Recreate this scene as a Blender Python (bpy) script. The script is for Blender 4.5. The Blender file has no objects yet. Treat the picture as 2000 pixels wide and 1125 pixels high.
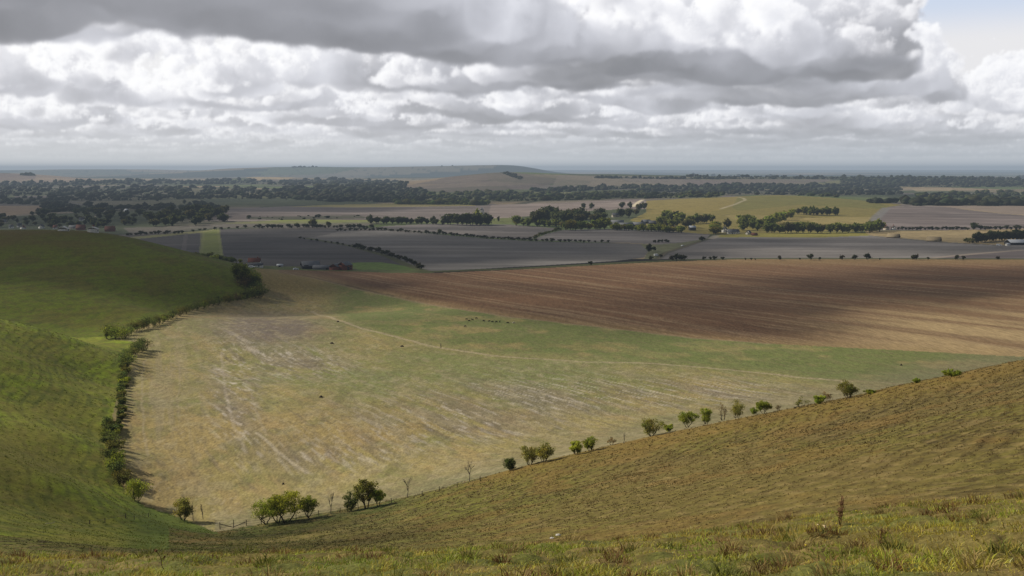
import bpy, bmesh, math, random
import numpy as np
from mathutils import Vector, Matrix

rng = np.random.default_rng(11)
random.seed(11)
SC = bpy.context.scene
COL = SC.collection

# ------------------------------------------------------------------ camera model
F = 1950.0                       # focal length in photo pixels (photo is 2000 px wide)
HZ = 330.0                       # photo row of the true horizon
TH = math.atan((562.5 - HZ) / F)
CT, ST = math.cos(TH), math.sin(TH)

def ray(px, py):
    a = (np.asarray(px, float) - 1000) / F
    b = (562.5 - np.asarray(py, float)) / F
    return a, CT + b * ST, -ST + b * CT

def at_dist(px, py, Y):
    dx, dy, dz = ray(px, py)
    t = Y / dy
    return t * dx, Y, t * dz

def project(X, Y, Z):
    fw = Y * CT - Z * ST
    up = Y * ST + Z * CT
    return 1000 + F * X / fw, 562.5 - F * up / fw

# ------------------------------------------------------------------ numpy noise
def _hash(ix, iy, seed):
    h = (ix.astype(np.int64) * 374761393 + iy.astype(np.int64) * 668265263 + seed * 1442695041) & 0xFFFFFFFF
    h = ((h ^ (h >> 13)) * 1274126177) & 0xFFFFFFFF
    h = h ^ (h >> 16)
    return (h & 0xFFFFFF).astype(np.float64) / 0xFFFFFF

def vnoise(x, y, seed=0):
    x = np.asarray(x, float); y = np.asarray(y, float)
    ix = np.floor(x); iy = np.floor(y)
    fx = x - ix; fy = y - iy
    fx = fx * fx * fx * (fx * (fx * 6 - 15) + 10); fy = fy * fy * fy * (fy * (fy * 6 - 15) + 10)
    ix = ix.astype(np.int64); iy = iy.astype(np.int64)
    a = _hash(ix, iy, seed); b = _hash(ix + 1, iy, seed); c = _hash(ix, iy + 1, seed); d = _hash(ix + 1, iy + 1, seed)
    return (a + (b - a) * fx) * (1 - fy) + (c + (d - c) * fx) * fy

def fbm(x, y, seed=0, oct=4, gain=0.5):
    v = 0; amp = 1; tot = 0
    x = np.asarray(x, float); y = np.asarray(y, float)
    for o in range(oct):
        v = v + amp * vnoise(x, y, seed + o * 17); tot += amp
        x, y = 1.6 * x - 1.2 * y + 7.3, 1.2 * x + 1.6 * y + 3.1
        amp *= gain
    return v / tot

def sstep(a, b, x):
    t = np.clip((np.asarray(x, float) - a) / (b - a), 0, 1)
    return t * t * (3 - 2 * t)

# ------------------------------------------------------------------ terrain heights
W0 = 10.0
def base_z(Y):
    z = -54.5 - Y / 30.0
    k = 6.0                                   # soft minimum depth: the plain lies at -86
    return -86.0 + k * np.logaddexp(0, (z + 86.0) / k)

CP = []                                       # control points (px, py, forward distance)
def cp(*pts): CP.extend(pts)
# brow of the grassy foreground
cp((0,1125,11),(500,1125,10.5),(1000,1125,9.5),(1500,1125,8.5),(2000,1125,7.5),(-400,1125,11.5),(2400,1125,7))
cp((-400,1104,13),(0,1099,13),(500,1093,13.2),(1000,1077,14),(1300,1053,15),(1550,1024,16.5),(1750,992,18),(2000,968,19.5),(2400,935,21))
cp((-400,1140,28),(0,1135,28),(500,1128,28),(1000,1106,28),(1300,1077,29),(1550,1046,30),(1750,1012,31),(2000,986,32),(2400,952,34))
cp((-400,1096,62),(0,1097,62),(500,1091,70),(800,1083,66),(1000,1075,60),(1300,1051,54),(1550,1021,50),(1750,989,48),(2000,965,46),(2400,930,46))
# the brown hillside
cp((700,1062,95),(860,1035,100),(1000,1000,105),(1150,970,103),(1300,940,100),(1550,895,95),(1750,848,90),(2000,796,86),(2400,720,82))
cp((1000,935,150),(1300,878,145),(1600,815,138),(2000,735,128))
# fence line, crest to the right
cp((430,1033,163),(540,1016,167),(700,990,170),(800,970,170),(915,940,170),(1045,905,168),(1140,882,168),(1275,852,167),(1430,820,165),(1550,797,163),(1655,776,160),(1800,745,155),(2000,704,150),(2400,630,142))
# lower left hill
cp((200,1050,110),(350,1045,140),(0,1010,112),(-400,960,104),(130,1000,140),(230,985,160),(100,930,155),(0,890,158),(-200,850,152),(-400,800,150))
cp((130,850,205),(0,812,208),(-200,755,205),(-400,700,200),(120,745,262),(0,700,258),(-200,650,252),(-400,600,250))
cp((0,629,312),(70,640,322),(130,656,332),(200,678,346),(-200,580,300),(-400,540,300))
cp((0,655,372),(80,660,380),(160,668,392),(-200,610,365))
# upper left hill
cp((0,615,440),(100,632,432),(190,645,425),(-200,570,440),(0,570,480),(150,590,470),(280,602,470))
cp((0,510,570),(-200,500,580),(150,520,560),(270,535,550),(370,562,545),(430,572,552))
cp((0,449,690),(-200,450,690),(-400,470,690),(120,449,690),(190,453,690),(240,461,682),(300,476,668),(350,492,652),(400,507,638),(440,520,622),(475,545,600))
RP = []                                       # control points of known height above the base (px, Y, r)
for px in (300, 500, 700, 900, 1100): RP.append((px, 230, 0))
for px in (270, 400, 700, 1000, 1300, 1500): RP.append((px, 290, 0))
for px in (1750, 2000, 2400): RP.append((px, 300, 0))
for px in (340, 600, 900, 1300, 1700, 2100, 2500): RP.append((px, 370, 0))
for px in (390, 600, 900, 1300, 1700, 2100, 2500): RP.append((px, 470, 0))
for px in (530, 800, 1200, 1700, 2300): RP.append((px, 600, 0))
for px in (560, 800, 1200, 1700, 2300): RP.append((px, 760, 0))
for px in (-600, -300, -100, 100, 300, 500, 800, 1200, 1700, 2300): RP.append((px, 950, 0))
for px in (-600, -100, 500, 1000, 1600, 2300): RP.append((px, 1300, 0))
for px in (250, 225, 222): pass
P = []
for px, py, Y in CP:
    X, _, Z = at_dist(px, py, Y)
    P.append((X / (Y + W0), math.log(Y + W0), Z - base_z(Y)))
for px, py, Y in ((290,988,166),(225,928,186),(218,860,223),(232,760,289),(252,700,345),(285,668,384),(222,655,415),(330,615,478),(430,590,545),(515,577,575)):
    X, _, Z = at_dist(px, py, Y); P.append((X / (Y + W0), math.log(Y + W0), 0.3))
for px, Y, r in RP:
    X = (px - 1000) / F * Y; P.append((X / (Y + W0), math.log(Y + W0), r))
for X in (-9, -4, 0, 4, 9):
    for Y in (0.5, 3.0):
        P.append((X / (Y + W0), math.log(Y + W0), -1.75 - 0.17 * Y + 0.05 * X - base_z(Y)))
P = np.array(P)

def tps(r2): return 0.5 * r2 * np.log(r2 + 1e-12)
n = len(P)
A = np.zeros((n + 3, n + 3))
d2 = (P[:, None, 0] - P[None, :, 0]) ** 2 + (P[:, None, 1] - P[None, :, 1]) ** 2
A[:n, :n] = tps(d2) + np.eye(n) * 2e-4
A[:n, n] = 1; A[:n, n + 1] = P[:, 0]; A[:n, n + 2] = P[:, 1]
A[n:, :n] = A[:n, n:].T
WGT = np.linalg.solve(A, np.concatenate([P[:, 2], [0, 0, 0]]))

def residual(s, t):
    out = WGT[n] + WGT[n + 1] * s + WGT[n + 2] * t
    for i in range(n):
        out = out + WGT[i] * tps((s - P[i, 0]) ** 2 + (t - P[i, 1]) ** 2)
    return out

BUMPS = []                                    # (px, Y, height, sigma_x left, sigma_x right, sigma_y) rises of the far country
BUMPS += [(965, 4700, 44, 260, 330, 520), (1250, 5300, 36, 700, 600, 500), (1750, 5600, 36, 800, 1600, 450),
          (1480, 2550, 19, 330, 330, 420), (-20, 6300, 58, 900, 420, 420), (170, 5900, 18, 300, 300, 300), (530, 7200, 26, 260, 330, 330),
          (830, 12500, 112, 1500, 1050, 900), (1000, 12700, 60, 500, 330, 800), (560, 13500, 88, 900, 900, 700),
          (200, 16500, 76, 2300, 1800, 900), (1040, 14000, 40, 500, 350, 700),
          (420, 1750, 5, 300, 300, 200), (930, 1250, 3, 300, 300, 160)]
def height(X, Y, s=None, fine=True):
    Y = np.asarray(Y, float); X = np.asarray(X, float)
    z = base_z(Y)
    for px, By, h, sl, sr, sy in BUMPS:
        bx = (px - 1000) / F * By
        sx = np.where(X < bx, sl, sr)
        z = z + h * np.exp(-0.5 * ((X - bx) / sx) ** 2 - 0.5 * ((Y - By) / sy) ** 2)
    und = (fbm(X / 420, Y / 420, 5, 3) - 0.5) * 9 * sstep(950, 1700, Y) + (fbm(X / 2200, Y / 2200, 9, 2) - .5) * 40 * sstep(2600, 6000, Y)
    return z + und

US = np.arange(-0.640, 0.6401, 0.00112)
def geo(a, b, r): 
    k = int(math.ceil(math.log(b / a) / math.log(r))); return a * (b / a) ** (np.arange(k) / k)
YS = np.concatenate([geo(1.0, 7.0, 1.06), geo(7.0, 25, 1.011), geo(25, 190, 1.0055), geo(190, 1000, 1.0042), geo(1000, 6000, 1.008), geo(6000, 75000, 1.02), [75000.]])
NU, NY = len(US), len(YS)
# residual on a coarse lattice in (s, log) and cubic-ish (bilinear on dense lattice) upsample
sc = np.linspace(US[0], US[-1], 330); tc = np.linspace(math.log(W0), math.log(1500 + W0), 520)
RC = residual(sc[None, :], tc[:, None])
def lut(s, t):
    fs = np.clip((s - sc[0]) / (sc[1] - sc[0]), 0, len(sc) - 1.001); ft = np.clip((t - tc[0]) / (tc[1] - tc[0]), 0, len(tc) - 1.001)
    i = fs.astype(int); j = ft.astype(int); a = fs - i; b = ft - j
    return (RC[j, i] * (1 - a) + RC[j, i + 1] * a) * (1 - b) + (RC[j + 1, i] * (1 - a) + RC[j + 1, i + 1] * a) * b
UU, YY = np.meshgrid(US, YS)
XX = UU * (YY + W0)
RES = lut(UU, np.log(YY + W0)) * (1 - sstep(850, 1250, YY))
ZZ = height(XX, YY) + RES
# small relief: tussocks by the feet, sheep terracettes on the slopes
GS = RES / 30.0                                # how much of a slope it is
tuss = (fbm(XX / 0.55, YY / 0.55, 31, 3) - .5) * 0.24 * (1 - sstep(24, 45, YY))
slopem = sstep(1.5, 7, np.abs(RES)) * sstep(28, 50, YY) * (1 - sstep(600, 800, YY))
tc_h = ZZ + 2.2 * fbm(XX / 18, YY / 18, 77, 3)
ZS = ZZ.copy()
leftside = sstep(-.20, -.30, UU) * sstep(90, 130, YY)
TPH = tc_h * 2 * math.pi / .62 + 3.2 * fbm(XX / 5, YY / 5, 41, 3)
terr = (np.sin(TPH) * 0.028 * np.exp(-YY / 160) * (1 - leftside) + (fbm(XX / .8, YY / 1.1, 55, 3) - .5) * 0.15 * np.exp(-YY / 150)) * slopem
ZZ = ZZ + tuss + terr + (fbm(XX / 9, YY / 9, 61, 3) - .5) * 0.5 * sstep(60, 120, YY) * (1 - sstep(500, 900, YY))

def ground(X, Y):
    X = np.asarray(X, float); Y = np.asarray(Y, float)
    s = X / (Y + W0)
    fs = np.clip((s - US[0]) / (US[1] - US[0]), 0, NU - 1.001); i = fs.astype(int); a = fs - i
    j = np.clip(np.searchsorted(YS, Y) - 1, 0, NY - 2); b = np.clip((Y - YS[j]) / (YS[j + 1] - YS[j]), 0, 1)
    return (ZZ[j, i] * (1 - a) + ZZ[j, i + 1] * a) * (1 - b) + (ZZ[j + 1, i] * (1 - a) + ZZ[j + 1, i + 1] * a) * b

YM = geo(6.0, 60000, 1.004)
def hit(px, py, ymin=6.0):
    """first ground point met by the sight line through a photo position (used once, to read the map off the photo)"""
    dx, dy, dz = ray(px, py)
    Ym = YM[YM >= ymin]
    X = Ym * dx / dy; Z = Ym * dz / dy
    g = ground(X, Ym)
    below = np.nonzero(Z <= g)[0]
    k = below[0] if len(below) else len(Ym) - 1
    if k > 0:
        a0 = Z[k - 1] - g[k - 1]; a1 = Z[k] - g[k]
        f = a0 / (a0 - a1 + 1e-9)
        Y = Ym[k - 1] + (Ym[k] - Ym[k - 1]) * min(max(f, 0), 1)
    else: Y = Ym[0]
    x = Y * dx / dy
    return np.array([float(x), float(Y), float(ground(x, Y))])
def px2m(npx, Y): return npx * Y / F

PX, PY = project(XX, YY, ZZ)                  # where each ground vertex falls on the photo's map

# ------------------------------------------------------------------ fields: map of the country
def inpoly(px, py, poly):
    inside = np.zeros(px.shape, bool)
    xs = [p[0] for p in poly]; ys = [p[1] for p in poly]
    bb = (px >= min(xs)) & (px <= max(xs)) & (py >= min(ys)) & (py <= max(ys))
    qx = px[bb]; qy = py[bb]
    ins = np.zeros(qx.shape, bool)
    j = len(poly) - 1
    for i in range(len(poly)):
        xi, yi = poly[i]; xj, yj = poly[j]
        if yi != yj:
            c = ((yi > qy) != (yj > qy)) & (qx < (xj - xi) * (qy - yi) / (yj - yi) + xi)
            ins ^= c
        j = i
    inside[bb] = ins
    return inside

HEDGE_FOOT = [(420,1040),(380,1022),(330,1003),(285,990),(250,965),(226,928),(216,895),(214,860),(220,810),(232,760),(243,725),(252,702),(262,682),(288,664),(262,668),(222,662),(240,655),(330,616),(385,600),(430,590),(480,584),(512,576),(500,560),(482,545),(470,535)]
FENCE = [(420,1040),(480,1030),(540,1018),(620,1004),(700,990),(800,970),(915,940),(1045,905),(1140,882),(1275,852),(1430,820),(1550,797),(1655,776),(1800,745),(2000,704),(2500,600)]
BF_TOP = [(2600,508),(2000,507),(1700,506),(1450,506),(1320,510),(1200,516),(1000,527),(850,533),(760,533),(690,530),(600,528),(545,527)]
BF_BOT = [(545,533),(600,541),(660,555),(700,565),(770,580),(850,597),(1000,620),(1180,640),(1350,660),(1500,671),(1750,684),(2000,697),(2600,724)]
REG = {}                                      # name -> (polygon, ymin, ymax, base colour, material)
PL = (.150, .128, .120); PD = (.115, .099, .097)
FIELDS = [
 ('hill_grass',        None, 34, 190, (.120, .092, .028), 'slope'),
 ('valley_hill_left',  None, 34, 760, (.150, .188, .015), 'slope'),
 ('pasture_field',     HEDGE_FOOT + [(500,524),(545,527)] + BF_BOT + [(2600,760)] + FENCE[::-1], 140, 1000, (.292, .238, .092), 'pasture'),
 ('stubble_field',     BF_TOP + BF_BOT, 240, 1100, (.152, .084, .044), 'stubble'),
 ('farm_paddock',      [(470,533),(470,517),(520,519),(590,521),(690,514),(740,513),(790,519),(832,529),(850,533),(760,533),(690,530),(600,528),(545,527),(500,524)], 700, 1200, (.085, .100, .035), 'far'),
 ('ploughed_field',    [(200,470),(255,465),(400,452),(430,447),(640,447),(705,449),(640,458),(600,465),(690,480),(760,500),(832,529),(790,519),(740,513),(690,514),(590,521),(520,519),(470,517),(300,517)], 700, 1800, (.080, .073, .070), 'plough'),
 ('ploughed_field',    [(600,465),(640,458),(660,452),(740,450),(860,458),(950,466),(1040,471),(1250,476),(1266,490),(1258,503),(1200,510),(1050,519),(850,530),(832,529),(760,500),(690,480)], 700, 1900, (.122, .113, .106), 'plough'),
 ('ploughed_field',    [(700,448),(760,441),(850,437),(1000,439),(1090,446),(1062,455),(1038,468),(950,464),(860,455),(760,447)], 1100, 2000, (.145, .128, .118), 'plough'),
 ('ploughed_field',    [(1040,469),(1066,457),(1100,449),(1200,447),(1300,451),(1388,457),(1380,466),(1330,474),(1280,478),(1250,475)], 1100, 2000, (.148, .132, .122), 'plough'),
 ('road_verge_field',  [(1250,476),(1280,478),(1330,474),(1380,466),(1392,463),(1340,480),(1300,492),(1282,507),(1258,506),(1266,490)], 900, 1900, (.130, .130, .070), 'far'),
 ('ploughed_field',    [(1286,507),(1304,492),(1345,480),(1395,464),(1480,463),(1600,464),(1700,460),(1850,473),(1960,479),(2600,482),(2600,488),(2000,490),(1830,503),(1700,506),(1450,506),(1320,510)], 900, 1800, (.150, .136, .126), 'plough'),
 ('ploughed_field',    [(2600,487),(2000,489),(1900,497),(1820,504),(1700,506),(2000,507),(2600,508)], 900, 1800, (.105, .088, .086), 'plough'),
 ('mown_field',        [(1395,464),(1400,459),(1490,454),(1560,453),(1700,454),(1700,460),(1600,464),(1480,463)], 1000, 2000, (.215, .190, .045), 'far'),
 ('straw_field',       [(1690,455),(1690,451),(1820,450),(2000,447),(2600,447),(2600,482),(1960,479),(1850,473),(1700,460)], 1000, 2000, (.270, .205, .105), 'far'),
 ('ploughed_field',    [(1704,442),(1712,425),(1733,405),(1830,402),(2000,398),(2600,396),(2600,447),(2000,447),(1820,450),(1712,450)], 1300, 2900, (.150, .122, .112), 'plough'),
 ('down_pasture',      [(1262,415),(1262,392),(1330,388),(1440,384),(1520,381),(1620,386),(1700,393),(1762,400),(1735,404),(1712,425),(1704,442),(1690,452),(1560,453),(1400,459),(1290,450),(1230,430)], 1300, 3100, (.180, .148, .042), 'far'),
 ('ploughed_field',    [(380,412),(450,408),(560,403),(700,400),(960,398),(1000,402),(960,418),(940,428),(700,431),(560,431),(400,432)], 1400, 3000, (.150, .124, .112), 'plough'),
 ('ploughed_field',    [(960,400),(1100,396),(1250,388),(1262,392),(1262,408),(1180,410),(1100,416),(1000,425),(950,427)], 1500, 3000, (.205, .165, .145), 'plough'),
 ('straw_field',       [(-400,404),(0,402),(78,402),(92,411),(60,417),(0,421),(-400,425)], 1500, 3200, (.265, .190, .125), 'far'),
]
REG_ID = np.full(XX.shape, -1, np.int32)
fx_ = np.array([p[0] for p in FENCE]); fy_ = np.array([p[1] for p in FENCE])
below_fence = PY >= np.interp(PX, fx_, fy_) - 0.5
RIGHT_OF_VALLEY = PX > 420 + (1040 - PY) * 0.0
col = np.zeros(XX.shape + (3,))
# default: patchwork country of hedged fields
def voronoi(x, y, seed):
    ix = np.floor(x).astype(np.int64); iy = np.floor(y).astype(np.int64)
    b1 = np.full(x.shape, 9e9); b2 = np.full(x.shape, 9e9); cid = np.zeros(x.shape)
    for di in (-1, 0, 1):
        for dj in (-1, 0, 1):
            cx = ix + di; cy = iy + dj
            d = (cx + .1 + .8 * _hash(cx, cy, seed) - x) ** 2 + (cy + .1 + .8 * _hash(cx, cy, seed + 5) - y) ** 2
            h = _hash(cx, cy, seed + 9)
            m = d < b1
            b2 = np.where(m, b1, np.minimum(b2, d)); cid = np.where(m, h, cid); b1 = np.where(m, d, b1)
    return cid, np.sqrt(b2) - np.sqrt(b1)
far = YY > 900
xf, yf = XX[far], YY[far]
sz = 330 + yf * 0.05
rot = 0.45
vx = (xf * math.cos(rot) + yf * math.sin(rot)); vy = (-xf * math.sin(rot) + yf * math.cos(rot))
cid, edge = voronoi(vx / 430 + 0.2 * fbm(xf / 300, yf / 300, 3, 2), vy / 300, 21)
pal = np.array([(.060,.070,.032),(.135,.130,.060),(.235,.180,.110),(.135,.112,.100),(.090,.115,.040),(.050,.060,.030),(.170,.140,.085),(.115,.100,.085),(.200,.165,.120),(.070,.080,.036)])
cc = pal[np.minimum((cid * len(pal)).astype(int), len(pal) - 1)]
hed = 1 - sstep(0.02, 0.07, edge)
cid2, edge2 = voronoi(xf / 1500 + .3 * fbm(xf / 900, yf / 900, 4, 2), yf / 2600, 33)
pal2 = np.array([(.030,.042,.030),(.120,.120,.070),(.300,.235,.160),(.045,.058,.034),(.200,.170,.115),(.100,.120,.055),(.028,.038,.028),(.160,.140,.105)])
cc2 = pal2[np.minimum((cid2 * len(pal2)).astype(int), len(pal2) - 1)]
fw = sstep(6500, 9500, yf)[:, None]
cc = cc * (1 - fw) + cc2 * fw
cc = cc * (1 - .75 * hed[:, None]) + np.array((.030,.038,.020)) * .75 * hed[:, None]
col[far] = cc
REG_ID[YY > 700] = 100                        # 'plain'
lefty = (~below_fence) | (PX < 430)
REG_ID[(YY <= 760) & (PX < 560)] = 1
REG_ID[(YY <= 205) & (PX >= 425)] = 0
REG_ID[(YY <= 330) & (PX >= 1000) & below_fence] = 0
REG_ID[(YY <= 150) & (PX >= 330)] = 0
REG_ID[(YY <= 95)] = 0
REG_ID[(REG_ID == -1)] = 2
for k, (nm, poly, y0, y1, c, mt) in enumerate(FIELDS):
    if poly is None: continue
    yr = (YY > y0) & (YY < y1)
    if nm == 'pasture_field':
        m = yr & inpoly(PX, PY, poly) & ((YY > 205) | ~below_fence)
        # only ground on the field side of the fence, not the hidden back of the slope
        m &= ~((YY < 162) & (PX > 500))
    else:
        m = yr & inpoly(PX, PY, poly)
    REG_ID[m] = k
REG_ID[YY < 34] = 101                         # foreground
for k, (nm, poly, y0, y1, c, mt) in enumerate(FIELDS):
    m = REG_ID == k
    col[m] = c
NMAP = {100: ('plain', 'far'), 101: ('foreground_turf', 'turf')}
for k, f in enumerate(FIELDS): NMAP[k] = (f[0], f[5])

def mixc(m, c, a):
    """paint colour c with weight array a on the vertices of boolean mask m"""
    col[m] = col[m] * (1 - a[..., None]) + np.asarray(c) * a[..., None]

# -- pasture: mown chalk grass with old plough lines
m = REG_ID == 2
x, y = XX[m], YY[m]; qx, qy = PX[m], PY[m]
ang = math.radians(28); st_u = x * math.cos(ang) + y * math.sin(ang); st_v = -x * math.sin(ang) + y * math.cos(ang)
st_u = st_u + 10 * (fbm(x / 120, y / 120, 8, 2) - .5)
big = fbm(x / 70, y / 70, 12, 4); med = fbm(x / 14, y / 22, 13, 4)
lines = fbm(st_u / 1.5, st_v / 42, 14, 3); fine = fbm(st_u / .7, st_v / 9, 15, 3)
mixc(m, (.165, .175, .062), sstep(.44, .64, big * .6 + med * .4) * .75)
mixc(m, (.310, .215, .092), sstep(.52, .70, fbm(x / 40, y / 60, 19, 4)) * .45)
mixc(m, (.175, .170, .066), sstep(.52, .66, fbm(x / 6, y / 11, 119, 4)) * .5)
mixc(m, (.330, .235, .105), sstep(.54, .70, fbm(st_u / 4, st_v / 16, 120, 4)) * .5)
mixc(m, (.115, .095, .062), sstep(.62, .80, fbm(st_u / 1.0, st_v / 7, 121, 4)) * .5)
# green upper strip
gtop = np.interp(qx, [520, 600, 640, 700, 780, 860, 1000, 1150, 1300, 1450, 1600, 1750, 2000, 2600], [565, 590, 612, 640, 662, 678, 697, 706, 713, 725, 742, 745, 730, 740])
gm = sstep(16, -12, qy - gtop + (big - .5) * 30) * sstep(575, 690, qx + (med - .5) * 60)
mixc(m, (.125, .152, .046), gm * (.9 - .65 * sstep(.5, .68, med)))
gm2 = np.exp(-((qx - 900) / 420) ** 2 - ((qy - 722) / 48) ** 2)
mixc(m, (.165, .180, .062), np.clip(gm2 * 1.1, 0, .85) * (1 - gm) * (.45 + .9 * med))
# grey bare soil patch and chalky streaks
def ell(cx, cy, rx, ry, sh=0.0): 
    dx_ = qx - cx; dy_ = qy - cy - sh * dx_
    return np.exp(-(dx_ / rx) ** 2 - (dy_ / ry) ** 2)
mixc(m, (.135, .108, .092), np.clip(1.25 * ell(520, 640, 105, 30) * (.55 + .9 * lines), 0, .9) * (1 - gm * .7))
chalk = np.clip(ell(455, 750, 42, 100, 0) * 1.2 + ell(560, 700, 90, 30) * .6 + ell(600, 715, 120, 26) * .7 + ell(1150, 770, 330, 40) * .9 + ell(880, 830, 200, 42) * .9 + ell(650, 890, 160, 34) * .7 + ell(480, 850, 40, 60) * .35 + ell(1450, 770, 120, 22) * .6, 0, 1)
mixc(m, (.195, .160, .115), chalk * sstep(.42, .62, fbm(st_u / 6, st_v / 60, 22, 4)) * .75)
lines2 = fbm(st_u / .8, st_v / 26, 16, 3)
mixc(m, (.50, .44, .37), chalk * sstep(.53, .68, lines * .10 + lines2 * .40 + .50 * fbm(st_u / .8, st_v / 4.5, 122, 3)) * .72)
mixc(m, (.12, .10, .075), chalk * sstep(.60, .76, fbm(st_u / 2.2, st_v / 30, 23, 3)) * .6)
# left: vertical mowing lines
lv = fbm((x + .36 * y) / 2.4, y / 90, 24, 3)
mixc(m, (.30, .245, .15), np.clip(ell(330, 780, 95, 150), 0, 1) * sstep(.55, .72, lv) * .5)
mixc(m, (.20, .165, .075), np.clip(ell(340, 800, 90, 160), 0, 1) * sstep(.52, .70, big) * .5)
nf = np.interp(qx, fx_, fy_) - qy                 # rows above the fence: greyer rank strip along its foot
mixc(m, (.165, .150, .085), sstep(60, 5, nf) * .7 * (qx > 420))
mixc(m, (.42, .36, .27), sstep(.80, .95, vnoise(x / .8, y / 1.6, 71)) * .25 * sstep(.45, .7, fbm(x / 30, y / 30, 72, 2)) * (1 - gm))
mixc(m, (.120, .105, .055), sstep(.80, .95, vnoise(x / .9, y / 1.5, 73)) * .4)
mixc(m, (.20, .155, .085), sstep(.5, .72, fbm(st_u / 1.1, st_v / 7, 75, 4)) * .35)
mixc(m, (.31, .26, .15), sstep(.52, .72, fbm(x / 3, y / 5, 76, 4)) * .4 * (1 - gm))
mixc(m, (.215, .155, .058), sstep(595, 555, qy) * sstep(700, 600, qx) * .8)

# -- stubble: brown, long pale lines, darker bands
m = REG_ID == 3
x, y = XX[m], YY[m]; qx, qy = PX[m], PY[m]
ang = math.radians(33); st_u = x * math.cos(ang) + y * math.sin(ang); st_v = -x * math.sin(ang) + y * math.cos(ang)
st_u = st_u + 22 * (fbm(x / 260, y / 260, 28, 2) - .5)
L1 = fbm(st_u / 3.2, st_v / 130, 30, 4); L2 = fbm(st_u / 14, st_v / 220, 33, 3)
mixc(m, (.100, .056, .030), sstep(.42, .62, L2 * .6 + .4 * fbm(x / 60, y / 130, 36, 4)) * .55)
L3 = .5 + (fbm(st_u / 1.4, st_v / 50, 35, 4) - .5) * sstep(620, 380, y)
mixc(m, (.265, .185, .105), sstep(.54, .74, L1) * .55)
mixc(m, (.300, .215, .125), sstep(.55, .74, L3) * .55)
mixc(m, (.075, .042, .025), sstep(.50, .30, L3) * .40)
mixc(m, (.290, .205, .105), (sstep(1450, 1850, qx) * sstep(560, 640, qy)) * .9 * (.4 + sstep(.4, .6, L2)))  # sunlit lower right painted into the stubble colour
mixc(m, (.235, .165, .072), sstep(524, 508, qy) * .55)  # far edge painted lighter where the sun reaches it
mixc(m, (.250, .180, .080), sstep(16, 2, np.interp(qx, [p[0] for p in BF_BOT], [p[1] for p in BF_BOT]) - qy) * .45)

# -- slopes
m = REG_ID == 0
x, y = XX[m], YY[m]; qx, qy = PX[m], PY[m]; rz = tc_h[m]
nse = fbm(x / 10, y / 14, 40, 4)
mixc(m, (.140, .125, .026), sstep(.42, .62, nse) * .6)
mixc(m, (.080, .098, .020), sstep(900, 420, qx + (nse - .5) * 300) * sstep(985, 1030, qy) * .9)
mixc(m, (.140, .138, .026), sstep(1500, 900, qx + (fbm(x / 25, y / 25, 44, 3) - .5) * 500) * .75)
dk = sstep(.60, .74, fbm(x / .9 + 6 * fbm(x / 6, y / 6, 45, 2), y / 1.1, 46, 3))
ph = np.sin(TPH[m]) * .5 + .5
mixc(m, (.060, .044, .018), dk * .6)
mixc(m, (.052, .038, .014), sstep(.56, .80, ph * .22 + .45 * vnoise(x / .50 + .5 * y / 1.3, y / .75, 48) + .45 * vnoise(x / .34, y / .5, 148)) * .8)  # dark dashes painted in for the shadows of tussocks
mixc(m, (.150, .112, .036), sstep(35, 75, y) * .0 + .55 * sstep(.45, .7, fbm(x / 20, y / 25, 150, 3)))
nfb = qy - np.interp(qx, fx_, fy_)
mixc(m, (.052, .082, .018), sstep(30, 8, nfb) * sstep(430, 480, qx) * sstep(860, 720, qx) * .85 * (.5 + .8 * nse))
mixc(m, (.078, .072, .026), sstep(.50, .66, fbm(x / 7, y / 5, 151, 3)) * sstep(1000, 600, qx) * .6)
mixc(m, (.225, .165, .065), sstep(.58, .74, fbm(x / 1.2, y / 1.2, 47, 3)) * .5)
mixc(m, (.190, .115, .034), sstep(.56, .72, fbm(x / 6, y / 9, 49, 4)) * .4)
mixc(m, (.190, .122, .030), sstep(40, 4, np.abs(np.interp(qx, fx_, fy_) - qy)) * sstep(900, 1000, qx) * .5)
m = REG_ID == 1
x, y = XX[m], YY[m]; qx, qy = PX[m], PY[m]; rz = tc_h[m]
nse = fbm(x / 16, y / 22, 50, 4)
tl = np.sin(ZS[m] * 2 * math.pi / 1.15 + 2.2 * fbm(x / 45, y / 45, 51, 2) + 1.6 * fbm(x / 3.5, y / 3.5, 56, 2)) * (.1 + 1.5 * fbm(x / 6, y / 6, 52, 3))
mixc(m, (.150, .128, .026), sstep(.46, .66, nse) * .6)
mixc(m, (.062, .076, .014), sstep(.1, .8, tl) * .60 * np.where(y > 410, .40, 1))
mixc(m, (.066, .080, .015), sstep(.52, .75, vnoise((x + .5 * y) / 1.6, (y - .5 * x) / 3.4, 57)) * .45 * (y < 410))
mixc(m, (.078, .092, .016), sstep(.5, .7, fbm(x / 3, y / 4, 54, 4)) * .5)
mixc(m, (.160, .130, .036), sstep(.56, .75, fbm(x / 1.5, y / 2.2, 58, 3)) * .35)
mixc(m, (.150, .115, .030), sstep(.60, .78, fbm(x / 2.2, y / 3, 53, 3)) * .4)
col[m] = col[m] * np.where(y > 405, .70, 1.22)[:, None]  # upper hill darkened for cloud shade, lower slopes brightened against their own shade
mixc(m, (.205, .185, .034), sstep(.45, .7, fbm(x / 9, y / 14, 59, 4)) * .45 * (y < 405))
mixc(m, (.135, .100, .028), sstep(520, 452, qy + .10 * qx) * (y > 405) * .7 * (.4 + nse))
mixc(m, (.165, .142, .026), sstep(815, 860, qy) * sstep(1000, 900, qy) * sstep(210, 80, qx) * .6)
mixc(m, (.075, .105, .020), sstep(200, 300, qx) * sstep(900, 990, qy) * .8)

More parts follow.
